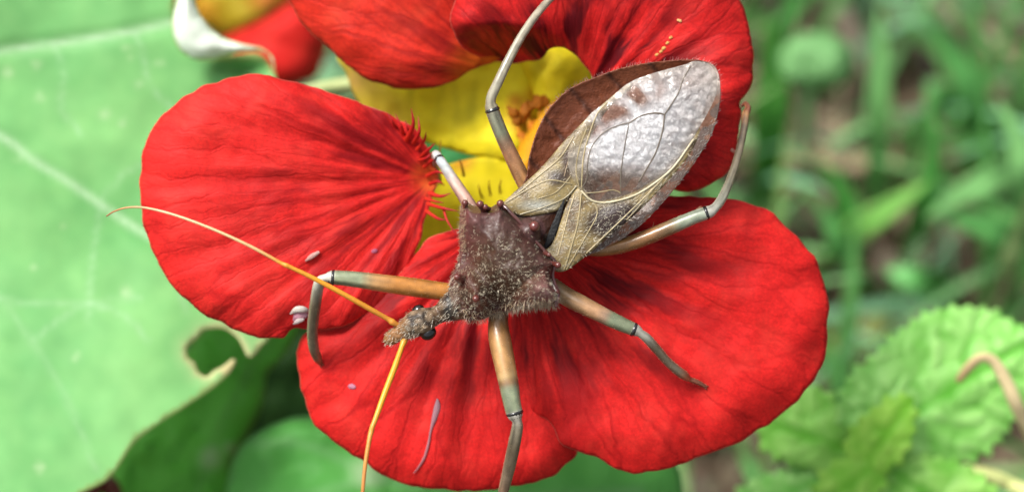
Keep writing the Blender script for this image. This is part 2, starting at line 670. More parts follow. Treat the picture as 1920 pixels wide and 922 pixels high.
# ------------------------------------------------------------------ sheets: petals, leaves, sepals
def sheet(name, outline, dfun, mat, parent=None, step=7, base=None, rmax=None, wobble=0, seed=0, thick=.012, colfun=None, attrs=True, bstep=None):
    q, f, e, b = fill(outline, step, wobble, seed, bstep)
    f = orient(q, f)
    x, y = q[:, 0], q[:, 1]
    at = {'edge': e}
    if base is not None:
        dx, dy = x - base[0], y - base[1]
        r = np.hypot(dx, dy)
        rm = rmax or r.max()
        # angle measured away from the direction of the middle of the sheet
        mid = math.atan2((y - base[1]).mean(), (x - base[0]).mean())
        a = np.arctan2(dy, dx) - mid
        a = (a + math.pi) % (2 * math.pi) - math.pi
        at['polar'] = np.stack([a, r / rm, np.zeros(len(r))], 1)
        d = dfun(x, y, r / rm, a, e)
    else:
        d = dfun(x, y, None, None, e)
    cols = colfun(x, y, e, q) if colfun else None
    o = new_obj(name, P_arr(x, y, d), f, mat, parent, attrs=at, colors=cols)
    if thick:
        md = o.modifiers.new('thickness', 'SOLIDIFY')
        md.thickness = thick
        md.offset = -1
    return o


def petal_depth(d_base, d_rim, seed, fold=.035, na=9.0, roll=.10, rollw=60, bow=.12, extra=None):
    def fn(x, y, r, a, e):
        rr = np.clip(r, 0, 1)
        d = d_base + (d_rim - d_base) * (1 - (1 - rr) ** 1.6) + bow * np.sin(math.pi * rr)
        f1 = np.array([noise.noise(Vector((p * na, q * 1.3, seed))) for p, q in zip(a, rr)])
        f2 = np.array([noise.noise(Vector((p * na * 2.6, q * 2.5, seed + 4))) for p, q in zip(a, rr)])
        g = nz(x * .012, y * .012, seed + 8)
        g2 = nz(x * .04, y * .04, seed + 12)
        amp = np.clip(rr * 3, 0, 1) * (1.15 - .75 * rr)
        d = d + fold * f1 * amp + fold * .25 * f2 * amp + .05 * g * rr + .007 * g2
        d = d - roll * np.clip(1 - e / rollw, 0, 1) ** 2 * np.clip(rr * 2, 0, 1)
        if extra:
            d = d + extra(x, y, rr, a, e)
        return d
    return fn


FLOWER_AT = P(930, 330, -1.6)
flower = thing('nasturtium_flower', FLOWER_AT, 'large open red nasturtium flower with a yellow throat carrying the brown bug', 'flower')

PET_LEFT = [(765, 232), (720, 212), (650, 183), (590, 163), (520, 147), (460, 141), (400, 154), (350, 180), (305, 216), (275, 265), (262, 320), (264, 380), (275, 440), (300, 500), (340, 552), (390, 592), (440, 617), (490, 632), (530, 634), (552, 617), (600, 618), (650, 608), (690, 586), (732, 552), (770, 494), (790, 440), (802, 400), (812, 360), (822, 330), (805, 285), (785, 250)]
PET_LOWMID = [(885, 425), (800, 452), (740, 520), (650, 605), (575, 622), (556, 655), (560, 700), (570, 750), (592, 797), (622, 826), (656, 846), (700, 880), (750, 904), (800, 914), (860, 918), (920, 917), (980, 909), (1030, 894), (1060, 870), (1084, 846), (1090, 780), (1060, 680), (1010, 560), (960, 450)]
PET_LOWRIGHT = [(985, 440), (950, 520), (952, 600), (962, 690), (978, 745), (1000, 774), (1030, 790), (1046, 822), (1074, 843), (1120, 858), (1160, 879), (1195, 886), (1240, 880), (1300, 861), (1380, 830), (1440, 795), (1500, 745), (1538, 690), (1552, 632), (1552, 572), (1547, 530), (1525, 480), (1490, 436), (1450, 402), (1415, 384), (1370, 374), (1300, 368), (1220, 372), (1150, 395), (1060, 420)]
PET_TOPRIGHT = [(1115, 150), (1098, 126), (1076, 102), (1052, 92), (1030, 92), (1005, 113), (960, 119), (915, 112), (880, 96), (855, 70), (845, 38), (850, 5), (880, -50), (960, -110), (1100, -150), (1260, -130), (1360, -60), (1388, 0), (1404, 48), (1413, 100), (1410, 145), (1402, 178), (1386, 196), (1391, 216), (1384, 262), (1370, 310), (1342, 340), (1302, 357), (1262, 352), (1210, 310), (1150, 230)]
PET_TOPLEFT = [(540, -30), (550, 20), (580, 60), (620, 96), (660, 130), (710, 157), (770, 168), (830, 159), (885, 132), (935, 112), (985, 90), (980, 30), (920, -60), (800, -120), (640, -110)]


def roll_top(x, y, r, a, e):
    # the lower left lobe of this petal rolls back on itself
    near = np.clip(1 - np.hypot((x - 930) / 150, (y - 112) / 70), 0, 1)
    return -.5 * near ** 1.2 + .12 * np.clip((60 - y) / 200, 0, 1)


p_lm = sheet('petal', PET_LOWMID, petal_depth(-.75, -.55, 21, .075, 8, .10, 50, .18), M['petal_low'], flower, 6, (930, 420), 520, 5, 2)
p_lr = sheet('petal', PET_LOWRIGHT, petal_depth(-.62, -.42, 33, .075, 8, .12, 70, .16), M['petal_low'], flower, 6, (975, 420), 600, 5, 3)
p_le = sheet('petal', PET_LEFT, petal_depth(-.75, -.32, 45, .06, 10, .14, 70, .12), M['petal'], flower, 6, (812, 335), 560, 5, 4)
p_tr = sheet('petal', PET_TOPRIGHT, petal_depth(-.75, -.35, 57, .05, 7, .16, 60, .10, roll_top), M['petal_top'], flower, 6, (1080, 210), 420, 6, 5)
p_tl = sheet('petal', PET_TOPLEFT, petal_depth(-1.1, -.75, 69, .04, 9, .14, 60, .12), M['petal_orange'], flower, 6, (1000, 170), 470, 4, 6)
p_lr['label'] = 'broad lower right petal under the bug'
p_le['label'] = 'left petal with a red fringe at its claw'
p_tr['label'] = 'deep red upper right petal behind the wings'
p_tl['label'] = 'orange red upper left petal'
p_lm['label'] = 'lower petal under the head of the bug'


def yel(c0, c1, spot=None):
    def fn(x, y, e, q):
        n = nz(x * .012, y * .03, 4) * .5 + .5
        c = np.array(c0)[None] * (1 - n[:, None]) + np.array(c1)[None] * n[:, None]
        st = nz(x * .05, y * .012, 7)
        c *= (1 - .35 * np.clip(st, 0, 1))[:, None]
        if spot:
            for sx, sy, rr, cc in spot:
                k = np.clip(1 - np.hypot(x - sx, y - sy) / rr, 0, 1)[:, None]
                c = c * (1 - k) + np.array(cc)[None] * k
        return c
    return fn


def soft(d0, gx=0, gy=0, seed=1, amp=.05, roll=.1, rollw=40, cx=0, cy=0, sag=0):
    def fn(x, y, r, a, e):
        return d0 + gx * (x - cx) / 100 + gy * (y - cy) / 100 + amp * nz(x * .015, y * .015, seed) + amp * .35 * nz(x * .05, y * .05, seed + 2) - roll * np.clip(1 - e / rollw, 0, 1) ** 2
    return fn


YA, YB = (.90, .76, .02), (.94, .84, .04)
s1 = sheet('sepal', [(640, 95), (650, 140), (668, 185), (705, 228), (760, 252), (820, 274), (890, 293), (950, 300), (990, 270), (1010, 210), (990, 130), (940, 70), (800, 60)],
           soft(-1.38, .07, .07, 3, .05, .10, 50, 800, 180), M['yellow'], flower, 9, colfun=yel(YA, YB, [(660, 150, 90, (.66, .42, .10)), (720, 230, 70, (.70, .46, .05)), (978, 222, 44, (.62, .24, .012)), (965, 190, 22, (.60, .25, .012)), (1000, 180, 26, (.62, .30, .012))]))
s2 = sheet('sepal', [(975, 95), (985, 150), (990, 200), (1010, 240), (1050, 230), (1085, 190), (1110, 150), (1095, 95), (1040, 70)],
           soft(-1.15, .03, 0, 5, .10, .25, 45, 1040, 150), M['yellow'], flower, 8, colfun=yel((.90, .74, .015), (.93, .80, .03)))
s3 = sheet('sepal', [(740, 500), (770, 430), (785, 370), (820, 320), (870, 300), (935, 292), (1000, 296), (1010, 380), (960, 450), (880, 480), (800, 500)],
           soft(-1.3, 0, .02, 8, .02, .0, 30, 880, 380), M['yellow'], flower, 9, colfun=yel((.72, .60, .01), (.86, .74, .02), [(865, 300, 34, (.62, .22, .02))]))
s4 = sheet('sepal', [(1000, 232), (1030, 195), (1060, 190), (1040, 260), (1000, 335), (965, 330), (970, 280)],
           soft(-1.0, 0, 0, 9, .06, .1, 25), M['yellow'], flower, 8, colfun=yel((.74, .34, .012), (.76, .42, .015)))
s4['label'] = 'orange yellow inner sepal beside the abdomen'
# stamens
for i, (bx, by, ax, ay, ar) in enumerate([(985, 325, 965, 218, 13), (990, 325, 990, 205, 15), (1000, 320, 1013, 190, 13), (985, 330, 985, 262, 11), (990, 330, 1000, 240, 12)]):
    st = tube('stamen', [(bx, by, -1.18, 6), ((bx + ax) / 2 + 4, (by + ay) / 2, -1.12, 5), (ax, ay, -1.15, 4)], M['yellow'], flower, 8, 8, [(0, (.74, .42, .02)), (1, (.70, .30, .02))])
    v, f = blob_data(ax, ay, -1.13, ar * 1.35, ar * S * .7, 22, 14, 1.0 + i, ar * .8)
    lump = np.array([1 + .7 * noise.noise(Vector(p * 16)) + .5 * noise.noise(Vector(p * 34)) for p in v])
    v = v.mean(0) + (v - v.mean(0)) * lump[:, None]
    new_obj('anther', v, f, M['yellow'], st, colors=np.tile((.60, .20, .015), (len(v), 1)) * (.7 + .1 * i + .25 * nz(v[:, 0] * 30, v[:, 1] * 30, i))[:, None])

# fringe of the left petal
LASH = [((762, 262, -.6), (775, 235, -.4), (771, 203, -.35), 7), ((775, 268, -.6), (786, 248, -.4), (784, 218, -.4), 6), ((756, 250, -.6), (752, 236, -.5), (741, 213, -.5), 5),
        ((742, 242, -.6), (736, 228, -.5), (727, 214, -.5), 4), ((782, 280, -.6), (796, 262, -.5), (799, 247, -.4), 5), ((790, 292, -.65), (806, 278, -.5), (816, 268, -.45), 5),
        ((786, 300, -.65), (800, 296, -.5), (812, 284, -.5), 4), ((796, 312, -.65), (812, 300, -.55), (826, 303, -.5), 5), ((806, 362, -.6), (826, 368, -.5), (846, 362, -.45), 6),
        ((802, 382, -.6), (830, 390, -.45), (860, 396, -.4), 5), ((800, 396, -.6), (822, 410, -.5), (836, 412, -.45), 5), ((832, 390, -.5), (838, 412, -.45), (855, 440, -.4), 4),
        ((806, 345, -.65), (822, 340, -.5), (834, 348, -.5), 5), ((800, 330, -.7), (820, 322, -.5), (838, 330, -.45), 5), ((798, 372, -.6), (818, 378, -.5), (832, 380, -.45), 4),
        ((770, 255, -.65), (764, 240, -.5), (760, 226, -.5), 4), ((750, 246, -.65), (742, 236, -.55), (735, 229, -.5), 3.5)]
for a, m_, c, rr in LASH:
    tube('fringe_lash', [(*a, rr * .8), (*m_, rr * .55), (*c, .5)], M['lash'], p_le, 7, 5, [(0, (.62, .03, .012)), (.6, (.46, .012, .012)), (1, (.30, .008, .02))])
for a, m_, c, rr in [((905, 372, -1.1), (900, 360, -.95), (897, 345, -.9), 2.5), ((920, 366, -1.1), (917, 352, -.95), (917, 338, -.9), 2.5), ((938, 362, -1.1), (937, 350, -.95), (940, 336, -.9), 2.5),
                     ((842, 450, -1.0), (832, 446, -.9), (826, 436, -.85), 3), ((862, 440, -1.0), (852, 444, -.9), (846, 434, -.85), 2.5), ((815, 320, -1.1), (824, 290, -.9), (826, 262, -.85), 2.6), ((770, 480, -1.1), (812, 470, -.9), (850, 440, -.8), 2.2),
                     ((870, 330, -1.1), (866, 312, -.95), (862, 298, -.9), 3), ((850, 335, -1.1), (846, 318, -.95), (838, 306, -.9), 3)]:
    tube('fringe_lash', [(*a, rr), (*m_, rr * .75), (*c, .6)], M['lash'], s3, 6, 5, [(0, (.45, .25, .012)), (1, (.28, .10, .015))])
# spur and stalk behind the flower
tube('flower_stalk', [(930, 380, -2.0, 52), (940, 430, -2.5, 34), (950, 520, -3.4, 20), (960, 760, -5.4, 16), (960, 1000, -8.0, 16), (960, 1160, ground_d(960, 1160) - .3, 17)], M['stem'], flower, 12, 25,
     [(0, (.6, .42, .03)), (.12, (.4, .36, .06)), (.3, (.14, .30, .06)), (1, (.10, .24, .06))])


# ------------------------------------------------------------------ nasturtium leaves
def leaf_cols(base, light, spots=(), scar=None, rim=None, veins=(), seed=0):
    def fn(x, y, e, q):
        n = .5 + .5 * nz(x * .006, y * .006, seed) + .22 * nz(x * .03, y * .03, seed + 3)
        n = np.clip(n, 0, 1)[:, None]
        c = np.array(base)[None] * (1 - n) + np.array(light)[None] * n
        for line, wv, cc, k in veins:
            d = dist_to(q, catmull(line, 4))
            m = (k * np.clip(1 - d / wv, 0, 1) ** 1.5)[:, None]
            c = c * (1 - m) + np.array(cc)[None] * m
        for sx, sy, rr in spots:
            k = np.clip(1.3 - np.hypot(x - sx, y - sy) / rr * 1.3, 0, 1)[:, None] * .6
            c = c * (1 - k) + np.array((.55, .70, .42))[None] * k
        if rim:
            k = np.clip(1 - e / rim[0], 0, 1)[:, None] * .8
            c = c * (1 - k) + np.array(rim[1])[None] * k
        if scar is not None:
            d = dist_to(q, catmull(scar, 3))
            k = np.clip(1.25 - d / 9, 0, 1)[:, None]
            c = c * (1 - k) + np.array((.62, .50, .25))[None] * k
            k = np.clip(1 - d / 34, 0, 1)[:, None] * .35
            c = c * (1 - k) + np.array((.60, .70, .36))[None] * k
        return c
    return fn


big = thing('nasturtium_leaf', P(-250, 250, -2.0), 'big pale green nasturtium leaf at left with an eaten hole near its edge', 'leaf')
SCAR = [(492, 645), (480, 662), (470, 669), (464, 667), (456, 650), (445, 632), (428, 619), (412, 614), (392, 616), (380, 620), (368, 636), (352, 648), (350, 660), (354, 672), (366, 680), (370, 694), (380, 703), (390, 704), (402, 694), (418, 686), (436, 672), (441, 673), (440, 682), (428, 700)]
BIG = [(-420, -180), (-100, -240), (200, -210), (330, -150), (345, -60), (328, 0), (330, 50), (352, 88), (395, 108), (440, 106), (485, 104), (508, 128), (520, 160), (540, 300), (530, 450), (520, 560), (508, 628)] + SCAR + [(402, 724), (350, 760), (300, 792), (252, 830), (205, 895), (150, 926), (60, 990), (-150, 1060), (-420, 900), (-520, 350)]
VMAIN = [[(-300, 150), (-100, 122), (0, 96), (130, 78), (250, 58), (330, 40)], [(-300, 150), (-120, 215), (0, 255), (60, 300), (120, 336), (190, 384), (250, 425), (310, 462), (400, 540)],
         [(-300, 150), (-200, 300), (-60, 480), (60, 640), (130, 760), (180, 880)], [(-300, 150), (-200, -20), (-40, -140)]]
VFINE = [[(186, 382), (215, 345), (240, 320), (300, 300), (360, 280)], [(190, 384), (180, 440), (172, 500), (165, 600)], [(60, 640), (110, 600), (165, 570), (260, 560)], [(250, 58), (270, 110), (280, 160), (330, 210)],
         [(100, 88), (120, 140), (115, 200), (150, 250)], [(310, 462), (330, 520), (350, 590)], [(165, 570), (230, 590), (280, 640)], [(0, 560), (80, 570), (160, 570)]]
bigv = [(l, 13, (.58, .76, .52), .75) for l in VMAIN[:2]] + [(l, 10, (.40, .62, .36), .35) for l in VMAIN[2:]] + [(l, 8, (.46, .68, .42), .45) for l in VFINE]


def big_depth(x, y, r, a, e):
    d = -2.15 + .10 * nz(x * .004, y * .004, 2) + 0.010 * nz(x * .02, y * .02, 4) - .0006 * (x - 100) + .0002 * (y - 450) + 1.1e-6 * (y - 200) ** 2
    for l in VMAIN[:2]:
        d = d - .03 * np.clip(1 - dist_to(np.stack([x, y], 1), catmull(l, 6)) / 22, 0, 1)
    d = d - .22 * np.clip(1 - np.hypot((x - 460) / 70, (y - 135) / 35), 0, 1)
    return d


bl = sheet('leaf_blade', BIG, big_depth, M['leaf'], big, 11, thick=.02, bstep=6,
           colfun=leaf_cols((.15, .44, .14), (.30, .63, .23), [(14, 137, 13), (75, 181, 10), (196, 214, 14), (231, 230, 10), (68, 121, 10), (237, 90, 9), (240, 110, 7), (143, 669, 10), (75, 876, 13), (236, 548, 13), (64, 498, 8), (299, 118, 9), (258, 158, 9), (390, 480, 9), (30, 300, 6), (120, 420, 6)], SCAR, (4, (.45, .50, .16)), bigv, 1))
for l in VMAIN[:2]:
    c = catmull(l, 14)
    dd = big_depth(c[:, 0], c[:, 1], None, None, None)
    n_ = len(c)
    tube('leaf_vein', [(p[0], p[1], d_ - .012, 10 - 5 * i / n_) for i, (p, d_) in enumerate(zip(c, dd))], M['leaf'], big, 8, 14, [(0, (.66, .80, .60)), (.6, (.58, .76, .52)), (1, (.32, .58, .28))], flat=.4)
# the turned up edge near the top
CURL = [(352, -60), (338, -20), (326, 20), (323, 60), (338, 95), (372, 114), (410, 110), (455, 98), (500, 100), (514, 132), (512, 108), (488, 90), (455, 82), (415, 68), (385, 40), (368, 8), (366, -40)]


def curl_depth(x, y, r, a, e):
    t = np.clip((y - 40) / 80, -1, 1)
    return -1.95 + .10 * np.sin(np.clip(e / 26, 0, 1) * 1.57) - .10 * t + .02 * nz(x * .03, y * .03, 3)


cu = sheet('curled_edge', CURL, curl_depth, M['leaf'], big, 6, thick=.015, colfun=leaf_cols((.80, .87, .78), (.84, .90, .82), seed=4, rim=(4, (.55, .62, .22))))
cu['label'] = 'whitish underside of the turned up leaf edge'
tube('leaf_stalk', [(-270, 170, -2.2, 12), (-255, 250, -3.2, 13), (-230, 480, -5.0, 14), (-220, 900, -8, 15), (-220, 1150, ground_d(-220, 1150) - .3, 15)], M['stem'], big, 10, 25, [(0, (.3, .5, .2)), (1, (.14, .3, .08))])

lf = thing('nasturtium_leaf', P(380, 900, -4.2), 'dark green shaded nasturtium leaf below the hole in the big pale leaf', 'leaf')
DARKV = [(470, 700), (430, 760), (400, 830), (360, 960)]
sheet('leaf_blade', [(150, 1010), (190, 900), (250, 800), (330, 690), (390, 600), (480, 560), (556, 600), (552, 640), (520, 680), (500, 705), (497, 740), (480, 790), (455, 830), (436, 862), (432, 910), (440, 980), (380, 1060), (240, 1070)],
      soft(-3.6, .12, -.05, 4, .12, .15, 40, 380, 760), M['leaf'], lf, 12, thick=.02, colfun=leaf_cols((.13, .50, .055), (.17, .57, .075), [(430, 840, 16), (395, 858, 30)], None, (5, (.16, .24, .06)), [(DARKV, 14, (.12, .30, .07), .5), ([(500, 640), (470, 690), (455, 720)], 16, (.16, .40, .09), .6)], 6))
tube('leaf_stalk', [(380, 850, -3.8, 11), (385, 960, -5.5, 12), (390, 1150, ground_d(390, 1150) - .3, 13)], M['stem'], lf, 10, 25, [(0, (.12, .3, .07)), (1, (.12, .26, .07))])

gap_shade = thing('nasturtium_leaf', P(540, 700, -6.5), 'dark sheet added for the shade in the gap between the dark leaf and the lower petal', 'leaf')
sheet('leaf_blade', [(430, 600), (520, 560), (640, 570), (720, 680), (690, 820), (560, 880), (440, 840), (400, 720)], soft(-6.2, .1, -.15, 12, .2, .2, 40, 540, 720), M['leaf'], gap_shade, 14, thick=.02, colfun=leaf_cols((.025, .085, .015), (.04, .11, .02), seed=3))  # added dark sheet, its colour stands in for shade on the soil
tube('leaf_stalk', [(540, 720, -6.4, 10), (545, 800, -7.5, 11), (550, 950, ground_d(550, 950) - .3, 12)], M['stem'], gap_shade, 10, 25, [(0, (.06, .14, .03)), (1, (.08, .16, .05))])

lg = thing('nasturtium_leaf', P(800, 900, -3.2), 'smooth mid green nasturtium leaf spread below the lower red petals', 'leaf')
LV = [[(690, 900), (640, 860), (560, 830), (480, 830)], [(690, 900), (800, 880), (960, 850), (1100, 840)], [(690, 900), (700, 820), (720, 760)], [(690, 900), (1000, 930), (1200, 920)], [(690, 900), (560, 930), (470, 950)]]
sheet('leaf_blade', [(425, 960), (428, 890), (450, 838), (490, 806), (545, 783), (610, 770), (700, 700), (850, 680), (1050, 700), (1180, 760), (1255, 850), (1278, 900), (1275, 970), (1200, 1060), (900, 1120), (600, 1090), (470, 1040)],
      soft(-2.9, .02, .03, 7, .06, .12, 40, 800, 880), M['leaf'], lg, 12, thick=.02, colfun=leaf_cols((.085, .36, .06), (.13, .46, .09), [(690, 884, 42)], None, (5, (.14, .36, .12)), [(l, 15, (.30, .55, .26), .40) for l in LV], 8))
tube('leaf_stalk', [(690, 895, -3.0, 11), (700, 1000, -5, 12), (710, 1200, ground_d(710, 1200) - .3, 13)], M['stem'], lg, 10, 25, [(0, (.16, .36, .12)), (1, (.12, .26, .07))])

lb = thing('nasturtium_leaf', P(850, 330, -3.0), 'emerald leaf glimpsed through the gap between yellow sepal and red fringe', 'leaf')
sheet('leaf_blade', [(700, 180), (800, 170), (960, 220), (1010, 320), (960, 420), (860, 460), (760, 420), (700, 300)],
      soft(-2.6, 0, 0, 12, .1, .1, 40), M['leaf'], lb, 14, thick=.02, colfun=leaf_cols((.07, .40, .12), (.10, .46, .15), seed=3))
tube('leaf_stalk', [(860, 330, -2.7, 10), (870, 420, -4, 11), (900, 800, -7, 12), (910, 1100, ground_d(910, 1100) - .3, 12)], M['stem'], lb, 10, 25, [(0, (.12, .36, .1)), (1, (.12, .26, .07))])
tag(tube('plant_stalk', [(560, 175, -3.3, 13), (620, 162, -3.2, 14), (690, 158, -3.0, 14), (760, 190, -3.4, 14), (800, 400, -5.5, 14), (820, 900, ground_d(820, 900) - .4, 15)], M['stem'], None, 10, 14, [(0, (.36, .42, .18)), (.3, (.42, .46, .22)), (1, (.2, .3, .1))]),
    'pale blurred stalk crossing the dark gap beside the yellow sepal', 'stalk')
tag(tube('bud_stalk', [(150, 960, -3.0, 24), (175, 905, -3.1, 26), (200, 905, -3.2, 22), (215, 950, -3.6, 20), (215, 1130, ground_d(215, 1130) - .4, 20)], M['stem'], None, 10, 14, [(0, (.12, .02, .012)), (.5, (.10, .015, .01)), (1, (.08, .05, .02))]),
    'dark red brown stalk at the lower rim of the big pale leaf', 'stalk')

# the second flower, far behind
f2 = thing('nasturtium_flower', P(480, 60, -6.8), 'blurred red and yellow nasturtium flower behind the turned up leaf edge', 'flower')
fp = sheet('petal', [(395, 85), (440, 62), (500, 35), (545, 5), (590, 10), (615, 60), (612, 105), (598, 140), (565, 160), (520, 170), (470, 150), (420, 125)], petal_depth(-6.6, -6.3, 71, .1, 7, .2, 40, .3), M['petal_far'], f2, 10, (400, 40), 230, 4, 2)
fp2 = sheet('petal', [(430, 30), (480, -20), (560, -60), (620, -40), (610, 0), (560, 10), (500, 20)], petal_depth(-6.9, -6.7, 74, .1, 7, .2, 40, .2), M['petal_far'], f2, 10, (400, 40), 230, 4, 2)
fp3 = sheet('petal', [(350, 30), (330, -40), (380, -110), (470, -90), (480, -40), (440, 15), (400, 40)], petal_depth(-6.9, -6.7, 76, .1, 7, .2, 40, .2), M['petal_far'], f2, 10, (400, 40), 230, 4, 2)
sheet('sepal', [(360, 5), (378, 45), (420, 72), (460, 62), (520, 25), (540, 0), (500, -25), (440, -30), (390, -20)], soft(-6.35, 0, 0, 3, .15, .2, 25), M['yellow'], f2, 8, colfun=yel((.42, .32, .015), (.52, .38, .02), [(380, 20, 45, (.60, .28, .02)), (500, -10, 50, (.5, .10, .02))]))
tube('flower_stalk', [(430, 20, -6.9, 30), (440, 60, -7.6, 18), (450, 160, -9, 14), (450, 420, ground_d(450, 420) - .4, 14)], M['stem'], f2, 10, 20, [(0, (.4, .3, .05)), (.3, (.15, .3, .07)), (1, (.12, .26, .07))])

exec_late = []


# ------------------------------------------------------------------ mint plant
def serrate(outline, tooth, depth):
    b = catmull(outline, tooth / 2, True)
    nb = np.roll(b, -1, 0) - np.roll(b, 1, 0)
    nb = np.stack([nb[:, 1], -nb[:, 0]], 1) / (np.linalg.norm(nb, axis=1)[:, None] + 1e-9)
    area = np.sum(b[:, 0] * np.roll(b[:, 1], -1) - np.roll(b[:, 0], -1) * b[:, 1])
    sgn = 1 if area > 0 else -1
    k = (np.arange(len(b)) % 2) * depth * rng.uniform(.6, 1.2, len(b))
    return [tuple(p) for p in b + nb * k[:, None] * sgn]


def mint_leaf(parent, outline, base, tip, d0, dtip, amp, c0, c1, seed, label=None):
    bx, by = base
    L = math.hypot(tip[0] - bx, tip[1] - by)
    ux, uy = (tip[0] - bx) / L, (tip[1] - by) / L

    def quilt(x, y):
        t = (x - bx) * ux + (y - by) * uy
        s_ = -(x - bx) * uy + (y - by) * ux
        q1 = t - .75 * np.abs(s_) + 26 * nz(x * .02, y * .02, seed)
        q2 = np.abs(s_) + .18 * t + 26 * nz(x * .02, y * .02, seed + 5)
        sec = np.abs(np.sin(q1 * math.pi / 56)) ** .6
        sgn = np.where(s_ > 0, 7.0, 0.0)
        cel = np.array([noise.voronoi(Vector((a / 50, b_ / 46, seed + g)))[0] for a, b_, g in zip(q1, q2, sgn)])
        ter = np.clip((np.array([c_[1] - c_[0] for c_ in cel])) * 2.2, 0, 1) ** .6
        mid = np.clip(np.abs(s_) / 16, 0, 1)
        return t, s_, (.35 * sec + .65 * ter) * mid

    def dfn(x, y, r, a, e):
        t, s_, b_ = quilt(x, y)
        return d0 + (dtip - d0) * t / L + .6 * amp * b_ - .0009 * np.abs(s_) - .06 * np.clip(t / L, 0, 1.3) ** 2 + .05 * nz(x * .01, y * .01, seed)

    def cfn(x, y, e, q):
        t, s_, b_ = quilt(x, y)
        n = np.clip(b_ + .25 * nz(x * .03, y * .03, seed + 2), 0, 1)[:, None]
        return np.array(c0)[None] * (1 - n) + np.array(c1)[None] * n
    o = sheet('leaf', serrate(outline, 28, 13), dfn, M['mint'], parent, 8, thick=.02, colfun=cfn, bstep=8)
    if label:
        o['label'] = label
    return o


mint = thing('mint_plant', P(1650, 900, -5.5), 'bright green mint plant with crinkled toothed leaves at the lower right', 'plant')
mint_leaf(mint, [(1585, 800), (1580, 748), (1600, 702), (1645, 664), (1692, 622), (1725, 598), (1772, 581), (1830, 580), (1880, 596), (1925, 625), (1955, 680), (1950, 740), (1900, 780), (1862, 832), (1810, 862), (1720, 870), (1640, 850)], (1625, 830), (1930, 640), -3.0, -3.25, .12, (.11, .45, .03), (.40, .76, .22), 3, 'large upper mint leaf')
mint_leaf(mint, [(1420, 812), (1438, 772), (1478, 735), (1518, 724), (1556, 746), (1598, 792), (1625, 840), (1585, 880), (1520, 876), (1460, 856)], (1630, 850), (1430, 790), -3.2, -3.2, .10, (.13, .48, .03), (.38, .72, .17), 8)
mint_leaf(mint, [(1385, 930), (1440, 893), (1520, 878), (1610, 862), (1640, 880), (1620, 960), (1560, 1020), (1440, 1010)], (1640, 870), (1390, 950), -3.35, -3.3, .09, (.12, .45, .05), (.38, .70, .22), 12)
mint_leaf(mint, [(1640, 850), (1720, 856), (1800, 872), (1850, 905), (1880, 960), (1820, 1030), (1700, 1040), (1630, 960)], (1640, 860), (1840, 1000), -3.1, -2.9, .10, (.13, .48, .03), (.40, .74, .17), 15)
mint_leaf(mint, [(1590, 850), (1600, 805), (1640, 768), (1700, 742), (1712, 790), (1702, 835), (1672, 872), (1630, 884)], (1620, 870), (1712, 745), -2.85, -2.7, .10, (.16, .50, .02), (.38, .70, .10), 19, 'small yellow green young leaf at the shoot tip')
mint_leaf(mint, [(1530, 930), (1545, 890), (1580, 860), (1630, 850), (1660, 880), (1640, 930), (1600, 960), (1550, 965)], (1650, 865), (1530, 950), -2.85, -2.75, .10, (.15, .50, .02), (.38, .70, .11), 23)
tube('stem', [(1640, 850, -3.1, 14), (1640, 920, -5, 15), (1630, 1100, ground_d(1630, 1100) - .3, 16)], M['stem'], mint, 10, 20, [(0, (.15, .38, .06)), (1, (.14, .24, .08))])
tag(tube('dry_stalk', [(1798, 712, -2.6, 8), (1815, 690, -2.5, 11), (1838, 670, -2.4, 11), (1862, 676, -2.4, 12), (1885, 712, -2.45, 14), (1912, 772, -2.6, 15), (1950, 850, -3.2, 15), (2000, 1000, -5.5, 15), (2020, 1150, ground_d(2020, 1150) - .3, 15)], M['dry'], None, 8, 8,
         [(0, (.46, .32, .15)), (.06, (.66, .54, .30)), (.2, (.66, .56, .32)), (1, (.5, .42, .25))], flat=.5), 'hooked dry straw lying over the mint leaf at the right edge', 'straw')
tag(tube('dry_stalk', [(1790, 880, -3.1, 9), (1840, 886, -3.05, 14), (1890, 905, -3.1, 16), (1960, 950, -3.5, 16), (2020, 1080, ground_d(2020, 1080) - .2, 16)], M['dry'], None, 8, 8, [(0, (.5, .56, .2)), (.3, (.62, .58, .32)), (1, (.5, .42, .25))], flat=.5), 'cream dry straw under the hooked one in the bottom right corner', 'straw')


# ------------------------------------------------------------------ single blades, stalks and dead leaves on the soil
def blade(name, pts, wpx, col, label, cat, group=None, mat='blade', fold=.35):
    c = catmull(pts, 18)
    n = len(c)
    cen = P_arr(c[:, 0], c[:, 1], c[:, 2])
    tan = np.gradient(cen, axis=0)
    tan /= np.linalg.norm(tan, axis=1)[:, None]
    V, Fc, Cl = [], [], []
    view = -np.array(F)
    for i in range(n):
        t = i / (n - 1)
        s = np.cross(tan[i], view + .3 * np.array([math.sin(len(label)), .2, .3]))
        s /= np.linalg.norm(s)
        u = np.cross(s, tan[i])
        k = (DIST - c[i, 2]) / DIST
        wv = wpx * S * k * .5 * (min(1, .55 + t * 3) * (1 - t ** 3) + .04)
        V += [cen[i] + s * wv + u * wv * fold, cen[i] + s * wv * .5 + u * wv * fold * .4, cen[i], cen[i] - s * wv * .5 + u * wv * fold * .4, cen[i] - s * wv + u * wv * fold]
        cc = np.array(col) * (1 + .2 * t)
        Cl += [cc, cc * .9, cc * 1.25, cc * .9, cc]
        if i:
            q = (i - 1) * 5
            for j in range(4):
                Fc.append((q + j, q + j + 1, q + j + 6, q + j + 5))
    o = new_obj(name, V, Fc, M[mat], None, colors=np.array(Cl))
    md = o.modifiers.new('thickness', 'SOLIDIFY')
    md.thickness = .015
    tag(o, label, cat, group)
    return o


G1, G2, G3, G4 = (.11, .36, .09), (.20, .46, .15), (.07, .28, .05), (.24, .54, .12)


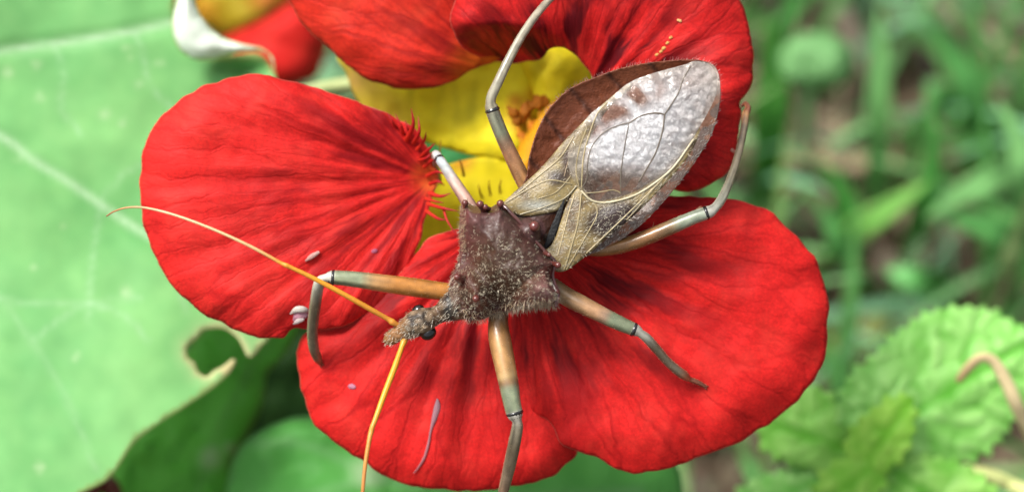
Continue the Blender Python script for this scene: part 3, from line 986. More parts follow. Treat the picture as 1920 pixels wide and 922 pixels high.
def gd(x, y, h=0.0):
    return ground_d(x, y, h)


BL = 'grass blades rising from the soil'
blade('grass_blade', [(1640, 420, gd(1640, 420) + .1), (1645, 250, -10.6), (1648, 120, -10.2), (1650, 10, -10.0)], 52, G2, 'pale upright grass blade right of the round seedling leaf', 'grass blade', BL)
blade('grass_blade', [(1880, 330, gd(1880, 330) + .1), (1830, 200, -10.4), (1780, 100, -10), (1728, 15, -9.6)], 64, G1, 'broad green grass blade slanting up to the left in the top right corner', 'grass blade', BL)
blade('grass_blade', [(1840, 250, gd(1840, 250) + .1), (1770, 190, -10.9), (1740, 150, -10.8)], 90, (.10, .30, .08), 'short wide grass blade below the slanting one at upper right', 'grass blade', BL)
blade('grass_blade', [(1500, 520, gd(1500, 520) + .1), (1590, 440, -9.6), (1680, 380, -9.0), (1740, 340, -8.8)], 58, G4, 'bright grass blade slanting up to the right above the mint', 'grass blade', BL)
blade('grass_blade', [(1960, 250, gd(1960, 250) + .1), (1880, 320, -9.2), (1800, 365, -8.7), (1735, 410, -8.4)], 56, G2, 'light grass blade drooping to the left near the right edge', 'grass blade', BL)
blade('grass_blade', [(1960, 520, gd(1960, 520) + .1), (1900, 450, -9.2), (1830, 420, -8.8), (1760, 405, -8.6)], 60, G1, 'arched grass blade below the drooping light blade', 'grass blade', BL)
blade('grass_blade', [(1860, 600, gd(1860, 600) + .1), (1880, 520, -8.5), (1905, 440, -8), (1935, 360, -7.6)], 34, (.26, .36, .14), 'narrow yellowish grass blade standing at the right edge above the mint', 'grass blade', BL)
blade('grass_blade', [(1800, 560, gd(1800, 560) + .1), (1730, 530, -9.2), (1660, 505, -9.2)], 60, G1, 'grass blade lying flat just above the large mint leaf', 'grass blade', BL)
blade('grass_blade', [(1590, 500, gd(1590, 500) + .1), (1600, 440, -10), (1580, 360, -9.6), (1540, 300, -9.4)], 54, G3, 'dark curved grass blade right of the lower right petal', 'grass blade', BL)
blade('grass_blade', [(1420, 400, gd(1420, 400) + .1), (1440, 250, -10), (1445, 120, -9.5), (1440, 20, -9.2)], 80, (.065, .25, .035), 'dark green wide blade just right of the upper petal', 'grass blade', BL)
blade('grass_blade', [(1700, 480, gd(1700, 480) + .1), (1735, 380, -10), (1750, 260, -9.6), (1735, 180, -9.4)], 46, G3, 'dark upright blade in the middle of the grass at right', 'grass blade', BL)
blade('grass_blade', [(1930, 480, gd(1930, 480) + .1), (1925, 360, -9), (1905, 260, -8.6), (1870, 190, -8.5)], 58, G2, 'curved pale blade crossing the right edge', 'grass blade', BL)
blade('grass_blade', [(1500, 130, gd(1500, 130) + .1), (1480, 60, -11), (1495, -10, -10.5)], 40, G1, 'short blade behind the round seedling leaf', 'grass blade', BL)
blade('grass_blade', [(1640, 560, gd(1640, 560) + .1), (1580, 480, -9.5), (1545, 400, -9.2), (1500, 360, -9)], 40, G1, 'blade bending left beside the lower right petal rim', 'grass blade', BL)
ST = 'dry straws on the soil'
blade('straw', [(1380, 262, gd(1380, 262) + .35), (1480, 285, gd(1480, 285) + .5), (1600, 302, gd(1600, 302) + .5), (1720, 300, gd(1720, 300) + .6), (1860, 285, gd(1860, 285) + .4)], 42, (.26, .19, .12), 'brown straw lying level behind the hind foot of the bug', 'straw', ST, 'dry', .6)
blade('straw', [(1740, -20, gd(1740, -20) + .4), (1800, 40, gd(1800, 40) + .7), (1870, 95, gd(1870, 95) + .8), (1960, 170, gd(1960, 170) + .7)], 44, (.36, .29, .20), 'thick tan straw slanting across the top right corner', 'straw', ST, 'dry', .6)
blade('straw', [(1545, -20, gd(1545, -20) + .3), (1590, 60, gd(1590, 60) + .5), (1625, 140, gd(1625, 140) + .4)], 40, (.24, .19, .15), 'grey brown straw pointing down between round leaf and pale blade', 'straw', ST, 'dry', .6)
blade('straw', [(1690, 380, gd(1690, 380) + .3), (1710, 440, gd(1710, 440) + .4), (1740, 500, gd(1740, 500) + .3)], 30, (.28, .22, .14), 'short straw among the blades above the mint', 'straw', ST, 'dry', .6)

# seedling with a round leaf
sd = thing('seedling', P(1512, 300, gd(1512, 300)), 'seedling with one round pale green leaf on an upright stalk at upper right', 'plant')
sheet('leaf', [(1456, 122), (1470, 82), (1510, 62), (1560, 62), (1596, 90), (1604, 128), (1580, 160), (1530, 172), (1480, 160)], soft(-8.4, 0, .1, 3, .15, .3, 40, 1530, 120), M['leaf'], sd, 10, thick=.02, colfun=leaf_cols((.16, .38, .13), (.22, .46, .18), seed=2))
tube('stem', [(1520, 150, -8.6, 16), (1512, 220, -9.6, 17), (1510, 310, gd(1510, 310) - .2, 18)], M['stem'], sd, 8, 14, [(0, (.20, .42, .18)), (1, (.18, .36, .15))])

# dead leaves
def dead_leaf(cx, cy, r, ang, col, label):
    o = [(cx + r * k * math.cos(t) * math.cos(ang) - r * .6 * k * math.sin(t) * math.sin(ang), cy + r * k * math.cos(t) * math.sin(ang) + r * .6 * k * math.sin(t) * math.cos(ang)) for t, k in zip(np.linspace(0, 6.28, 13)[:-1], rng.uniform(.8, 1.15, 12))]
    g = gd(cx, cy)
    s_ = sheet('dead_leaf', o, lambda x, y, r_, a, e: g + .45 + (cy - y) * S * -.55 + .12 * nz(x * .03, y * .03, cx), M['dry'], None, 9, thick=.02, colfun=leaf_cols(tuple(c * .8 for c in col), tuple(c * 1.2 for c in col), seed=cx))
    tag(s_, label, 'dead leaf', 'dead leaves on the soil')


dead_leaf(1858, 108, 30, .4, (.42, .20, .11), 'orange brown dead leaf on the soil near the top right corner')
dead_leaf(1885, 135, 20, 1.2, (.34, .36, .40), 'grey dead leaf beside the orange brown one')
dead_leaf(1722, 598, 34, .2, (.19, .14, .09), 'brown dead leaf on the soil above the mint')
dead_leaf(1640, 600, 46, 2.0, (.20, .21, .05), 'olive dead leaf just right of the lower right petal')
dead_leaf(1545, 640, 44, 1.0, (.16, .17, .04), 'dark olive dead leaf at the rim of the lower right petal')
dead_leaf(1700, 20, 44, .3, (.24, .20, .17), 'grey brown dead leaf at the top edge')
dead_leaf(1650, 100, 26, .9, (.28, .22, .18), 'tan dead leaf behind the pale upright blade')
dead_leaf(1770, 230, 18, .3, (.34, .24, .22), 'pinkish dead leaf between the upright blades')

# ------------------------------------------------------------------ the bug
bug = thing('assassin_bug', P(950, 490, -.3), 'brown spiny assassin bug with silvery wings and orange antennae standing on the red flower', 'insect')
AX = np.array([.765, -.644])              # head to tail in the picture


def lens_solid(outline, step, dm, h_top, h_bot, E, rim=.02, extra=None, power=.5):
    q, f, e, b = fill(outline, step)
    f = orient(q, f)
    t = np.clip(e / E, 0, 1)
    prof = (1 - (1 - t) ** 2) ** power
    ext = extra(q[:, 0], q[:, 1], e) if extra else 0
    mid = dm(q[:, 0], q[:, 1]) if callable(dm) else dm
    top = mid + rim + h_top * prof + ext
    bot = mid - rim - h_bot * prof
    n = len(q)
    V = np.concatenate([P_arr(q[:, 0], q[:, 1], top), P_arr(q[:, 0], q[:, 1], bot)])
    faces = list(f) + [(a + n, c + n, b_ + n) for a, b_, c in f]
    cnt = {}
    for tr in f:
        for k in range(3):
            cnt[(tr[k], tr[(k + 1) % 3])] = 1
    for (a, b_) in cnt:
        if (b_, a) not in cnt:
            faces.append((b_, a, a + n, b_ + n))
    return V, faces


PRON = [(864, 388), (872, 378), (890, 386), (915, 390), (938, 380), (952, 388), (966, 404), (985, 424), (1005, 447), (1024, 470), (1046, 488), (1050, 498), (1036, 508), (1040, 528), (1049, 548), (1044, 572), (1020, 574), (990, 578), (955, 582), (920, 592), (898, 600), (872, 590), (852, 574), (842, 548), (846, 520), (856, 498), (862, 470), (861, 430)]
ABD = [(985, 335), (991, 298), (1003, 255), (1014, 230), (1030, 203), (1060, 172), (1085, 157), (1108, 148), (1150, 132), (1190, 122), (1230, 116), (1280, 112), (1312, 113), (1336, 121), (1348, 140), (1351, 175), (1347, 210), (1333, 255), (1302, 305), (1274, 343), (1238, 385), (1205, 419), (1170, 445), (1140, 462), (1110, 476), (1085, 484), (1050, 486), (1000, 450), (955, 400)]


def pron_extra(x, y, e):
    t = (x - 945) * AX[0] + (y - 490) * AX[1]            # + towards the tail
    s_ = (x - 945) * .644 + (y - 490) * .765
    d = .14 * np.clip((t + 40) / 90, 0, 1) - .10 * np.clip((-t - 20) / 60, 0, 1)
    d += .10 * np.exp(-((s_ - 95) / 26) ** 2) + .10 * np.exp(-((s_ + 105) / 26) ** 2)       # raised shoulders
    d -= .05 * np.exp(-((t + 50) / 13) ** 2)                                                 # groove between the lobes
    for bx, by, br, bh in ((872, 530, 24, .15), (897, 558, 20, .15)):
        d += bh * np.exp(-((x - bx) ** 2 + (y - by) ** 2) / (br * br))
    d += .02 * nz(x * .05, y * .05, 2) + .012 * nz(x * .12, y * .12, 5)
    return d * np.clip(e / 14, 0, 1)


def abd_mid(x, y):
    return .04 + .0004 * (1150 - x) * 0 + .05 * np.clip((y - x * 0 - 300) / -200, 0, 1)


def abd_extra(x, y, e):
    t = (x - 985) * AX[0] + (y - 400) * AX[1]
    seg = np.abs(((t / 72.0) % 1) - .5) * 2
    return .05 * np.clip(1 - e / 40, 0, 1) ** 1.3 - .025 * np.clip(1 - (1 - seg) / .10, 0, 1) * np.clip(e / 8, 0, 1) + .006 * nz(x * .1, y * .1, 3)


solids = [lens_solid(PRON, 5, .10, .36, .28, 95, .03, pron_extra, .62),
          lens_solid(ABD, 6, abd_mid, -.03, .26, 110, .018, abd_extra)]
hv, hf, _ = tube_data([(728, 637, .06, 11), (734, 633, .08, 14), (745, 626, .10, 15), (760, 618, .12, 19), (778, 608, .16, 25), (796, 600, .17, 25.5), (810, 594, .16, 19), (822, 589, .14, 17.5), (834, 583, .15, 21), (845, 577, .16, 27), (858, 570, .14, 31), (880, 560, .12, 38), (910, 535, .08, 55)], 18, 4)
solids.append((hv, hf))
solids.append(blob_data(950, 480, -.02, 92, .30, 24, 14, math.radians(-40), 70))
solids.append(blob_data(1010, 410, -.02, 90, .24, 24, 14, math.radians(-40), 60))
sv, sf, _ = tube_data([(950, 470, .12, 60), (975, 447, .24, 44), (992, 434, .31, 28), (1002, 427, .36, 13)], 16, 5)
solids.append((sv, sf))
for cx, cy in ((760, 612), (772, 624)):
    solids.append(blob_data(cx, cy, .17, 10, .035))
for x0, y0, x1, y1, r in ((885, 560, 885, 596, 11), (885, 578, 880, 598, 8)):
    v_, f_, _ = tube_data([(x0, y0, .12, r), (x1, y1, .13, r * .6)], 10, 4)
    solids.append((v_, f_))
V_, F_ = merge(solids)
tmp = new_obj('raw_body', V_, F_)
md = tmp.modifiers.new('weld', 'REMESH')
md.mode = 'VOXEL'
md.voxel_size = .0105
md2 = tmp.modifiers.new('soft', 'SMOOTH')
md2.factor = .5
md2.iterations = 2
dg = bpy.context.evaluated_depsgraph_get()
me = bpy.data.meshes.new_from_object(tmp.evaluated_get(dg))
raw = tmp.data
bpy.data.objects.remove(tmp)
bpy.data.meshes.remove(raw)
nv = len(me.vertices)
bv = np.zeros(nv * 3)
me.vertices.foreach_get('co', bv)
bv = bv.reshape(-1, 3)
bf = [tuple(p.vertices) for p in me.polygons]
bpy.data.meshes.remove(me)


def blend(c, k, cc):
    k = np.clip(k, 0, 1)[:, None]
    return c * (1 - k) + np.array(cc)[None] * k


def body_colour(p):
    x, y, d = inv_arr(p)
    q = np.stack([x, y], 1)
    eP, eA = dist_to(q, catmull(PRON, 4, True)), dist_to(q, catmull(ABD, 4, True))
    inP, inA = inside(catmull(PRON, 4, True), q), inside(catmull(ABD, 4, True), q)
    c = np.tile(np.array((.045, .024, .018)), (len(x), 1))
    n = .5 + .5 * nz(x * .04, y * .04, 1)
    n2 = .5 + .5 * nz(x * .012, y * .012, 5)
    # abdomen
    t = (x - 985) * AX[0] + (y - 400) * AX[1]
    seg = np.abs(((t / 72.0) % 1) - .5) * 2
    ab = np.tile(np.array((.125, .034, .014)), (len(x), 1))
    ab = blend(ab, .8 * np.clip((n2 - .35) * 2, 0, 1), (.17, .055, .025))
    ab = blend(ab, .7 * np.clip(1 - (1 - seg) / .22, 0, 1), (.030, .012, .009))
    ab = blend(ab, np.clip((60 - t) / 60, 0, 1) * .8, (.03, .014, .010))
    low = (x - 1100) * .66 + (y - 477) * .75 > -80                     # the right hand rim: black dotted white
    ab[low] = blend(ab[low], np.full(low.sum(), .8), (.20, .15, .125))
    pk = (nz(x * .05, y * .05, 11) > .05) & low
    ab[pk] = blend(ab[pk], np.full(pk.sum(), .75), (.30, .13, .07))
    ab = blend(ab, np.clip(1 - np.hypot(x - 1343, y - 150) / 45, 0, 1), (.55, .46, .40))
    c[inA] = ab[inA]
    pr = np.tile(np.array((.090, .036, .020)), (len(x), 1))
    pr = blend(pr, .7 * n, (.115, .060, .036))
    s_ = (x - 945) * .644 + (y - 490) * .765
    tp = (x - 945) * AX[0] + (y - 490) * AX[1]
    pr = blend(pr, np.clip(1 - eP / 34, 0, 1) * .9, (.105, .030, .030))
    pr = blend(pr, np.clip((-s_ - 30) / 60, 0, 1) * .8, (.165, .070, .066))  # upper left highlight painted in as a lighter maroon
    pr = blend(pr, np.clip((tp - 25) / 40, 0, 1) * .55, (.15, .062, .055))
    pr = blend(pr, np.clip(1 - np.hypot(x - 1020, y - 560) / 45, 0, 1) * .8, (.19, .10, .10))
    for bx, by in ((870, 530), (895, 560)):
        pr = blend(pr, np.clip(1 - np.hypot(x - bx, y - by) / 26, 0, 1) * .9, (.10, .022, .018))
    pr = blend(pr, np.clip((x - 875) / -40, 0, 1) * np.clip((y - 535) / 20, 0, 1), (.15, .10, .06))
    c[inP] = pr[inP]
    sc_ = (np.hypot(x - 997, y - 431) < 26) & ~inP
    c[sc_] = (.12, .045, .04)
    hd = (x < 868) & ~inP
    h = np.tile(np.array((.035, .022, .014)), (len(x), 1))
    n3 = np.clip(.5 + 1.6 * nz(x * .09, y * .09, 14), 0, 1)
    h = blend(h, n3, (.30, .21, .13))
    h = blend(h, np.clip((768 - x) / 22, 0, 1) * .9, (.40, .19, .07))
    h = blend(h, np.exp(-((x - 843) / 14) ** 2) * .85, (.025, .022, .020))
    h = blend(h, np.exp(-((x - 818) / 10) ** 2) * .5, (.20, .10, .05))
    c[hd] = h[hd]
    return c


_x, _y, _d = inv_arr(bv)
_hd = np.clip((878 - _x) / 16, 0, 1)
_pr = np.clip((_x - 850) / 20, 0, 1) * np.clip((1060 - _x) / 20, 0, 1)
_k = np.array([noise.noise(Vector(p * 16)) + .6 * noise.noise(Vector(p * 36)) for p in bv])
_c = np.array([noise.noise(Vector(p * 9)) for p in bv])
bv = bv + (_k * (.013 * _hd + .005 * _pr) + _c * .010 * _pr)[:, None] * -np.array(F)[None]
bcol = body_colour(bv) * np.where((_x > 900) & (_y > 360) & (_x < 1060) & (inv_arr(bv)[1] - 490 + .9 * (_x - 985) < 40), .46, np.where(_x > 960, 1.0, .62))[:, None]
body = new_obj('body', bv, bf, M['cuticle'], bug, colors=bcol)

# eyes
for x, y, d, r in ((803, 624, .165, 14.5), (784, 582, .155, 12)):
    v, f = blob_data(x, y, d, r * 1.1, r * S, 18, 12, math.radians(-30), r * .92)
    new_obj('eye', v, f, M['eye'], body)
v, f, _ = tube_data([(730, 634, .02, 7), (752, 630, -.12, 6), (790, 612, -.14, 4), (815, 598, -.08, 1.5)], 10, 4)
new_obj('beak', v, f, M['cuticle'], body, colors=np.tile((.16, .09, .05), (len(v), 1)))

# tubercles and spines on the thorax
TUB = [((874, 392, .30), (872, 380, .36), 6.5, 8), ((910, 400, .34), (900, 382, .42), 8, 9), ((916, 392, .36), (910, 388, .42), 6, 7), ((940, 394, .36), (938, 381, .44), 7.5, 9),
       ((1000, 432, .34), (1002, 424, .46), 10, 12.5), ((1030, 492, .34), (1047, 497, .40), 7, 7.5), ((1036, 556, .30), (1043, 574, .34), 6, 4.5), ((1034, 530, .30), (1045, 548, .34), 6, 4.5),
       ((876, 530, .26), (857, 519, .46), 17, 8), ((900, 552, .26), (892, 560, .50), 15, 7.5), ((884, 590, .14), (880, 602, .16), 8, 5), ((1022, 474, .36), (1030, 478, .40), 6, 5)]
for a, b_, r0, r1 in TUB:
    r0, r1 = r0 * .9, r1 * .8
    mx = [(a[i] + b_[i]) / 2 for i in range(3)]
    tube('tubercle', [(*a, r0), (*mx, (r0 * .75 if r1 > r0 * .8 else (r0 + r1) / 2)), (*b_, r1)], M['tubercle'], body, 12, 2.5, [(0, (.05, .018, .015)), (.6, (.075, .018, .014)), (1, (.11, .024, .018))])
# the wrinkled hind rim of the right shoulder
tube('shoulder_ridge', [(945, 386, .33, 4), (957, 399, .355, 4), (974, 416, .36, 3.5), (998, 445, .345, 3.5), (1020, 469, .33, 3.5), (1038, 487, .33, 4), (1044, 497, .33, 4)], M['tubercle'], body, 8, 5, [(0, (.09, .032, .028)), (1, (.075, .026, .022))])
tube('shoulder_ridge', [(1040, 500, .34, 4), (1036, 515, .32, 3.5), (1040, 532, .31, 3.5), (1046, 550, .30, 4), (1043, 570, .3, 4)], M['tubercle'], body, 8, 4, [(0, (.12, .04, .036)), (1, (.12, .045, .05))])


# ---- wings
def wing_depth(base, dome):
    def fn(x, y, r, a, e):
        t = (x - 1060) * AX[0] + (y - 370) * AX[1]
        return base + dome * (1 - np.exp(-e / 40)) + .02 * np.clip(1 - t / 300, 0, 1) + .012 * nz(x * .02, y * .02, 3)
    return fn


def cor_cols(x, y, e, q):
    n = .5 + .5 * nz(x * .03, y * .03, 2)
    c = np.tile(np.array((.20, .135, .05)), (len(x), 1))
    c = blend(c, n * .8, (.36, .29, .13))
    c = blend(c, .8 * np.clip(nz(x * .035, y * .035, 9) * 2.2, 0, 1), (.085, .05, .025))
    c = blend(c, 2.2 * np.clip(1 - np.hypot((x - 1150 + .6 * (y - 412)) / 72, (y - 410) / 44), 0, 1), (.030, .015, .012))        # dark patch of the left wing
    c = blend(c, 1.5 * np.clip(1 - np.hypot((x - 1046) / 30, (y - 333) / 22), 0, 1), (.05, .034, .025))
    c = blend(c, 1.5 * np.clip(1 - np.hypot((x - 1066) / 22, (y - 300) / 40), 0, 1), (.06, .035, .025))
    c = blend(c, 1.2 * np.clip(1 - np.hypot((x - 1010) / 50, (y - 385) / 14), 0, 1), (.42, .42, .36))
    return c


WR = [(944, 384), (960, 364), (985, 342), (1012, 317), (1036, 290), (1060, 262), (1082, 240), (1103, 219), (1134, 192), (1178, 157), (1182, 166), (1140, 205), (1112, 250), (1096, 290), (1092, 320), (1086, 352), (1066, 372), (1050, 392), (1015, 402), (975, 404)]
wr = sheet('forewing', WR, wing_depth(.20, .05), M['corium'], bug, 5, thick=.006, colfun=cor_cols)
WL = [(1012, 478), (1036, 456), (1050, 420), (1062, 385), (1078, 358), (1092, 350), (1110, 374), (1142, 374), (1200, 354), (1264, 306), (1290, 268), (1312, 240), (1300, 278), (1268, 322), (1222, 372), (1180, 412), (1147, 438), (1108, 472), (1078, 496), (1056, 509), (1030, 506), (1012, 492)]
wl = sheet('forewing', WL, wing_depth(.225, .05), M['corium'], bug, 5, thick=.006, colfun=cor_cols)
wr['label'] = 'right forewing, mostly hidden, with a tan leathery base'
wl['label'] = 'left forewing with a dark brown patch'
MEM = [(1084, 352), (1106, 377), (1142, 376), (1203, 358), (1264, 310), (1307, 246), (1340, 185), (1346, 146), (1330, 121), (1303, 115), (1281, 122), (1220, 139), (1177, 157), (1134, 193), (1103, 218), (1077, 256), (1064, 292), (1070, 328)]


def mem_depth(x, y, r, a, e):
    d = wing_depth(.235, .07)(x, y, r, a, e)
    d += .010 * nz(x * .07, y * .07, 8) + .006 * nz(x * .16, y * .16, 4)
    pit = np.clip(1 - np.hypot((x - 1150) / 70, (y - 300) / 75), 0, 1)
    return d - .02 * pit


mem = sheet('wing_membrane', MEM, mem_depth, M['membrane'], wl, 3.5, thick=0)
q = np.stack(inv_arr(np.array([v.co[:] for v in mem.data.vertices]))[:2], 1)
x, y = q[:, 0], q[:, 1]
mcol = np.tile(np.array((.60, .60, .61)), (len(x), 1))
base_ = np.clip(1.5 - np.hypot((x - 1148) / 95, (y - 350) / 38) * 1.2, 0, 1)
top_ = np.clip(1.5 - np.abs((x - 1100) * .47 + (y - 225) * .88 - 8) / 24, 0, 1) * np.clip((1260 - x) / 60, 0, 1) * np.clip(nz(x * .03, y * .03, 6) * 2 + .6, 0, 1)
rim_ = np.clip(1 - dist_to(q, catmull(MEM, 4, True)) / 16, 0, 1)
left_ = np.clip((1112 - x) / 24, 0, 1)
mcol = blend(mcol, base_, (.13, .085, .05))
mcol = blend(mcol, top_ * .85, (.22, .11, .06))
mcol = blend(mcol, left_ * .7, (.42, .35, .23))
mcol = blend(mcol, rim_ * .45, (.42, .34, .24))
sheen_ = np.clip(1.35 - np.hypot((x - 1195) * .8 + (y - 250) * .35, (y - 250) * .9) / 105, 0, 1)  # soft silver sky reflection in the middle, painted into colour and cover
mcol = blend(mcol, .75 * (1 - sheen_), (.30, .26, .22))
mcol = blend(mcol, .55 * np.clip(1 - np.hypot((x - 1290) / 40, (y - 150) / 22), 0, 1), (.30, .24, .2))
cov = np.clip(.72 + .28 * sheen_ - .55 * base_ - .55 * top_ - .15 * left_, .2, 1)
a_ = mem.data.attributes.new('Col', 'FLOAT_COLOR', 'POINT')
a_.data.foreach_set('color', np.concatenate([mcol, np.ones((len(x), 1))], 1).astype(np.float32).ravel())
a_ = mem.data.attributes.new('cover', 'FLOAT', 'POINT')
a_.data.foreach_set('value', cov.astype(np.float32))
PALE, GREY = (.34, .27, .14), (.13, .105, .075)
VEINS = [([(1088, 356), (1101, 335), (1101, 308), (1110, 274), (1134, 247), (1164, 234), (1179, 231)], 3.0, GREY), ([(1164, 364), (1164, 326), (1170, 282), (1179, 232)], 2.6, GREY),
         ([(1179, 231), (1203, 217), (1229, 212), (1246, 215)], 3.6, GREY), ([(1246, 215), (1242, 247), (1229, 287), (1212, 317), (1198, 340)], 3.6, GREY),
         ([(1246, 215), (1259, 195), (1272, 174), (1281, 148), (1294, 126)], 3.4, GREY), ([(1090, 356), (1094, 295), (1105, 252), (1120, 213), (1138, 193)], 3.4, PALE),
         ([(1086, 352), (1080, 320), (1086, 280), (1100, 240)], 2.6, PALE), ([(1090, 358), (1110, 376), (1142, 379), (1190, 366), (1232, 340), (1264, 312), (1300, 262)], 5.0, (.52, .46, .30)),
         ([(1100, 362), (1125, 360), (1150, 356), (1164, 362)], 2.4, PALE)]
VE2 = [([(1058, 505), (1072, 460), (1084, 415), (1090, 362)], 4.0, PALE), ([(1046, 478), (1056, 440), (1066, 400), (1076, 368)], 3.2, (.45, .36, .20)), ([(1100, 474), (1140, 436), (1190, 388), (1240, 338), (1280, 292)], 3.6, PALE),
       ([(1062, 505), (1100, 440), (1120, 400), (1112, 378)], 3.0, PALE), ([(1175, 412), (1200, 385), (1235, 342)], 2.4, PALE)]
VE1 = [([(948, 380), (990, 355), (1030, 338), (1072, 345)], 3.4, PALE), ([(975, 402), (1015, 390), (1058, 372), (1080, 350)], 3.2, (.30, .26, .16)), ([(960, 372), (1010, 330), (1050, 296), (1076, 256)], 3.6, PALE), ([(1058, 330), (1066, 300), (1074, 280)], 2.6, (.30, .22, .14)), ([(1010, 372), (1040, 362), (1058, 345), (1070, 330)], 2.2, PALE)]
for par, lst, fn, up in ((wl, VEINS, mem_depth, .003), (wl, VE2, wing_depth(.225, .05), .004), (wr, VE1, wing_depth(.20, .05), .004)):
    ol = {id(VEINS): MEM, id(VE2): WL, id(VE1): WR}[id(lst)]
    ob = catmull(ol, 4, True)
    for line, r, col in lst:
        c = catmull(line, 8)
        e = dist_to(c, ob)
        d = fn(c[:, 0], c[:, 1], None, None, e) + up
        tube('wing_vein', [(p[0], p[1], dd, r * .36) for p, dd in zip(c, d)], M['vein'], par, 8, 8, [(0, col), (1, col)], flat=.55)
# shadowed slot between the wing bases: its shade put in as a black strip
v, f, _ = tube_data([(1024, 462, .22, 4), (1035, 438, .235, 7), (1047, 405, .25, 5), (1058, 374, .255, 1.5)], 10, 5, True, .10)
o = new_obj('slot_shade', v, f, M['cuticle'], wl, colors=np.tile((.010, .010, .010), (len(v), 1)))

# ---- legs
BR, OR_, PALEG, WHT, GRB, BLK, REDT = (.30, .11, .02), (.44, .18, .035), (.24, .28, .17), (.54, .52, .45), (.19, .15, .10), (.012, .012, .012), (.30, .10, .05)


def on(o, x, y):
    """depth of a petal's face at (x, y)"""
    vs = np.array([v.co[:] for v in o.data.vertices])
    px, py, d = inv_arr(vs)
    i = np.argsort((px - x) ** 2 + (py - y) ** 2)[:4]
    return d[i].mean()


def leg(name, femur, tibia, tarsus, label, femcol=None, tibcol=None, pet=None):
    """femur, tibia and tarsus as one continuous tapering limb; knee ring, claws and bristles on it"""
    if pet:                                             # the foot rests on this petal
        ex, ey = tarsus[-1][:2]
        gap = on(pet, ex, ey) + .012 - tarsus[-1][2]
        m_ = len(tibia) - 1
        tibia = [(p[0], p[1], p[2] + gap * (i / m_) ** 1.3, p[3]) for i, p in enumerate(tibia)]
        tarsus = [tibia[-1]] + [(p[0], p[1], max(p[2] + gap, on(pet, p[0], p[1]) + .012), p[3]) for p in tarsus[1:]]

    def plen(pts):
        a = np.array([P(p[0], p[1], p[2]) for p in pts])
        return np.linalg.norm(np.diff(a, axis=0), axis=1).sum()
    lf_, lt_, ls_ = plen(femur), plen(tibia), plen(tarsus)
    T = lf_ + lt_ + ls_
    k = lf_ / T
    m = (lf_ + lt_) / T
    fc = femcol or [(0, BR), (.12, OR_), (.55, OR_), (.72, (.44, .25, .10)), (.82, PALEG), (.98, PALEG)]
    tc = tibcol or [(.03, WHT), (.14, (.45, .44, .36)), (.35, GRB), (.85, GRB), (1, REDT)]
    stops = [(a * k, c) for a, c in fc] + [(k + a * (m - k), c) for a, c in tc] + [(min(1, m + .01), REDT), (1.001, (.14, .05, .03))]
    pts = femur + tibia[1:] + tarsus[1:]
    lo = tube(name, pts, M['leg'], bug, 14, 4, stops)
    ca = lo.data.attributes['Col']                      # lengthwise brown and pale lines in the cuticle
    cc = np.zeros(len(lo.data.vertices) * 4, np.float32)
    ca.data.foreach_get('color', cc)
    cc = cc.reshape(-1, 4)
    ring, row = np.arange(len(cc)) % 14, np.arange(len(cc)) // 14
    line = np.array([1 + .75 * noise.noise(Vector((r_ * 1.7, q_ * .03, len(label)))) + .35 * noise.noise(Vector((r_ * 1.1, q_ * .22, 5))) for r_, q_ in zip(ring, row)])
    lanes = np.zeros(len(cc))
    for c0 in (1.6, 5.4, 8.6, 12.4):
        lanes = np.maximum(lanes, np.exp(-((ring - c0) / .75) ** 2))
    line = line * (1 - lanes * (.32 + .25 * np.array([noise.noise(Vector((q_ * .06, 3, len(label)))) for q_ in row])))
    cc[:, :3] *= (np.clip(line, .3, 1.8) * .78)[:, None]
    ca.data.foreach_set('color', cc.ravel())
    lo['label'] = label
    # black ring round the knee
    a, b_ = np.array(femur[-2][:3]), np.array(femur[-1][:3])
    dv = (b_ - a) / (np.hypot(*(b_ - a)[:2]) + 1e-6)
    r = femur[-1][3]
    p0, p1 = b_ - dv * 7.5, b_ - dv * .5
    tube('knee_ring', [(*p0, r * 1.0), (*((p0 + p1) / 2), r * 1.16), (*p1, r * 1.0)], M['tubercle'], lo, 14, 1.5, [(0, BLK), (1, BLK)])
    # two claws
    e0, e1 = np.array(tarsus[-2][:3]), np.array(tarsus[-1][:3])
    dv = e1 - e0
    dv[:2] /= np.hypot(*dv[:2]) + 1e-6
    sv_ = np.array([-dv[1], dv[0], 0])
    for sgn in (-1, 1):
        c1, c2 = e1 + sv_ * 3 * sgn + np.array([*dv[:2] * 4, 0]), e1 + sv_ * 5 * sgn + np.array([*dv[:2] * 7, -.03])
        tube('claw', [(*e1, 1.4), (*c1, 1.1), (*c2, .4)], M['tubercle'], lo, 6, 2, [(0, (.2, .08, .04)), (1, (.03, .02, .02))])
    me_ = lo.data
    vv = np.array([v.co[:] for v in me_.vertices])
    ff = [tuple(p.vertices) for p in me_.polygons]
    n = int(420 * T)
    pos, nr = sample(vv, ff, n)
    axis = (np.array(P(*tarsus[-1][:3])) - np.array(P(*femur[-1][:3])))
    axis /= np.linalg.norm(axis)
    hairs('bristles', pos, nr + .8 * axis[None] + rng.normal(0, .25, (n, 3)), rng.uniform(.018, .05, n), .0014, M['hair'], lo, np.tile((.58, .44, .28), (n, 1)))
    return lo


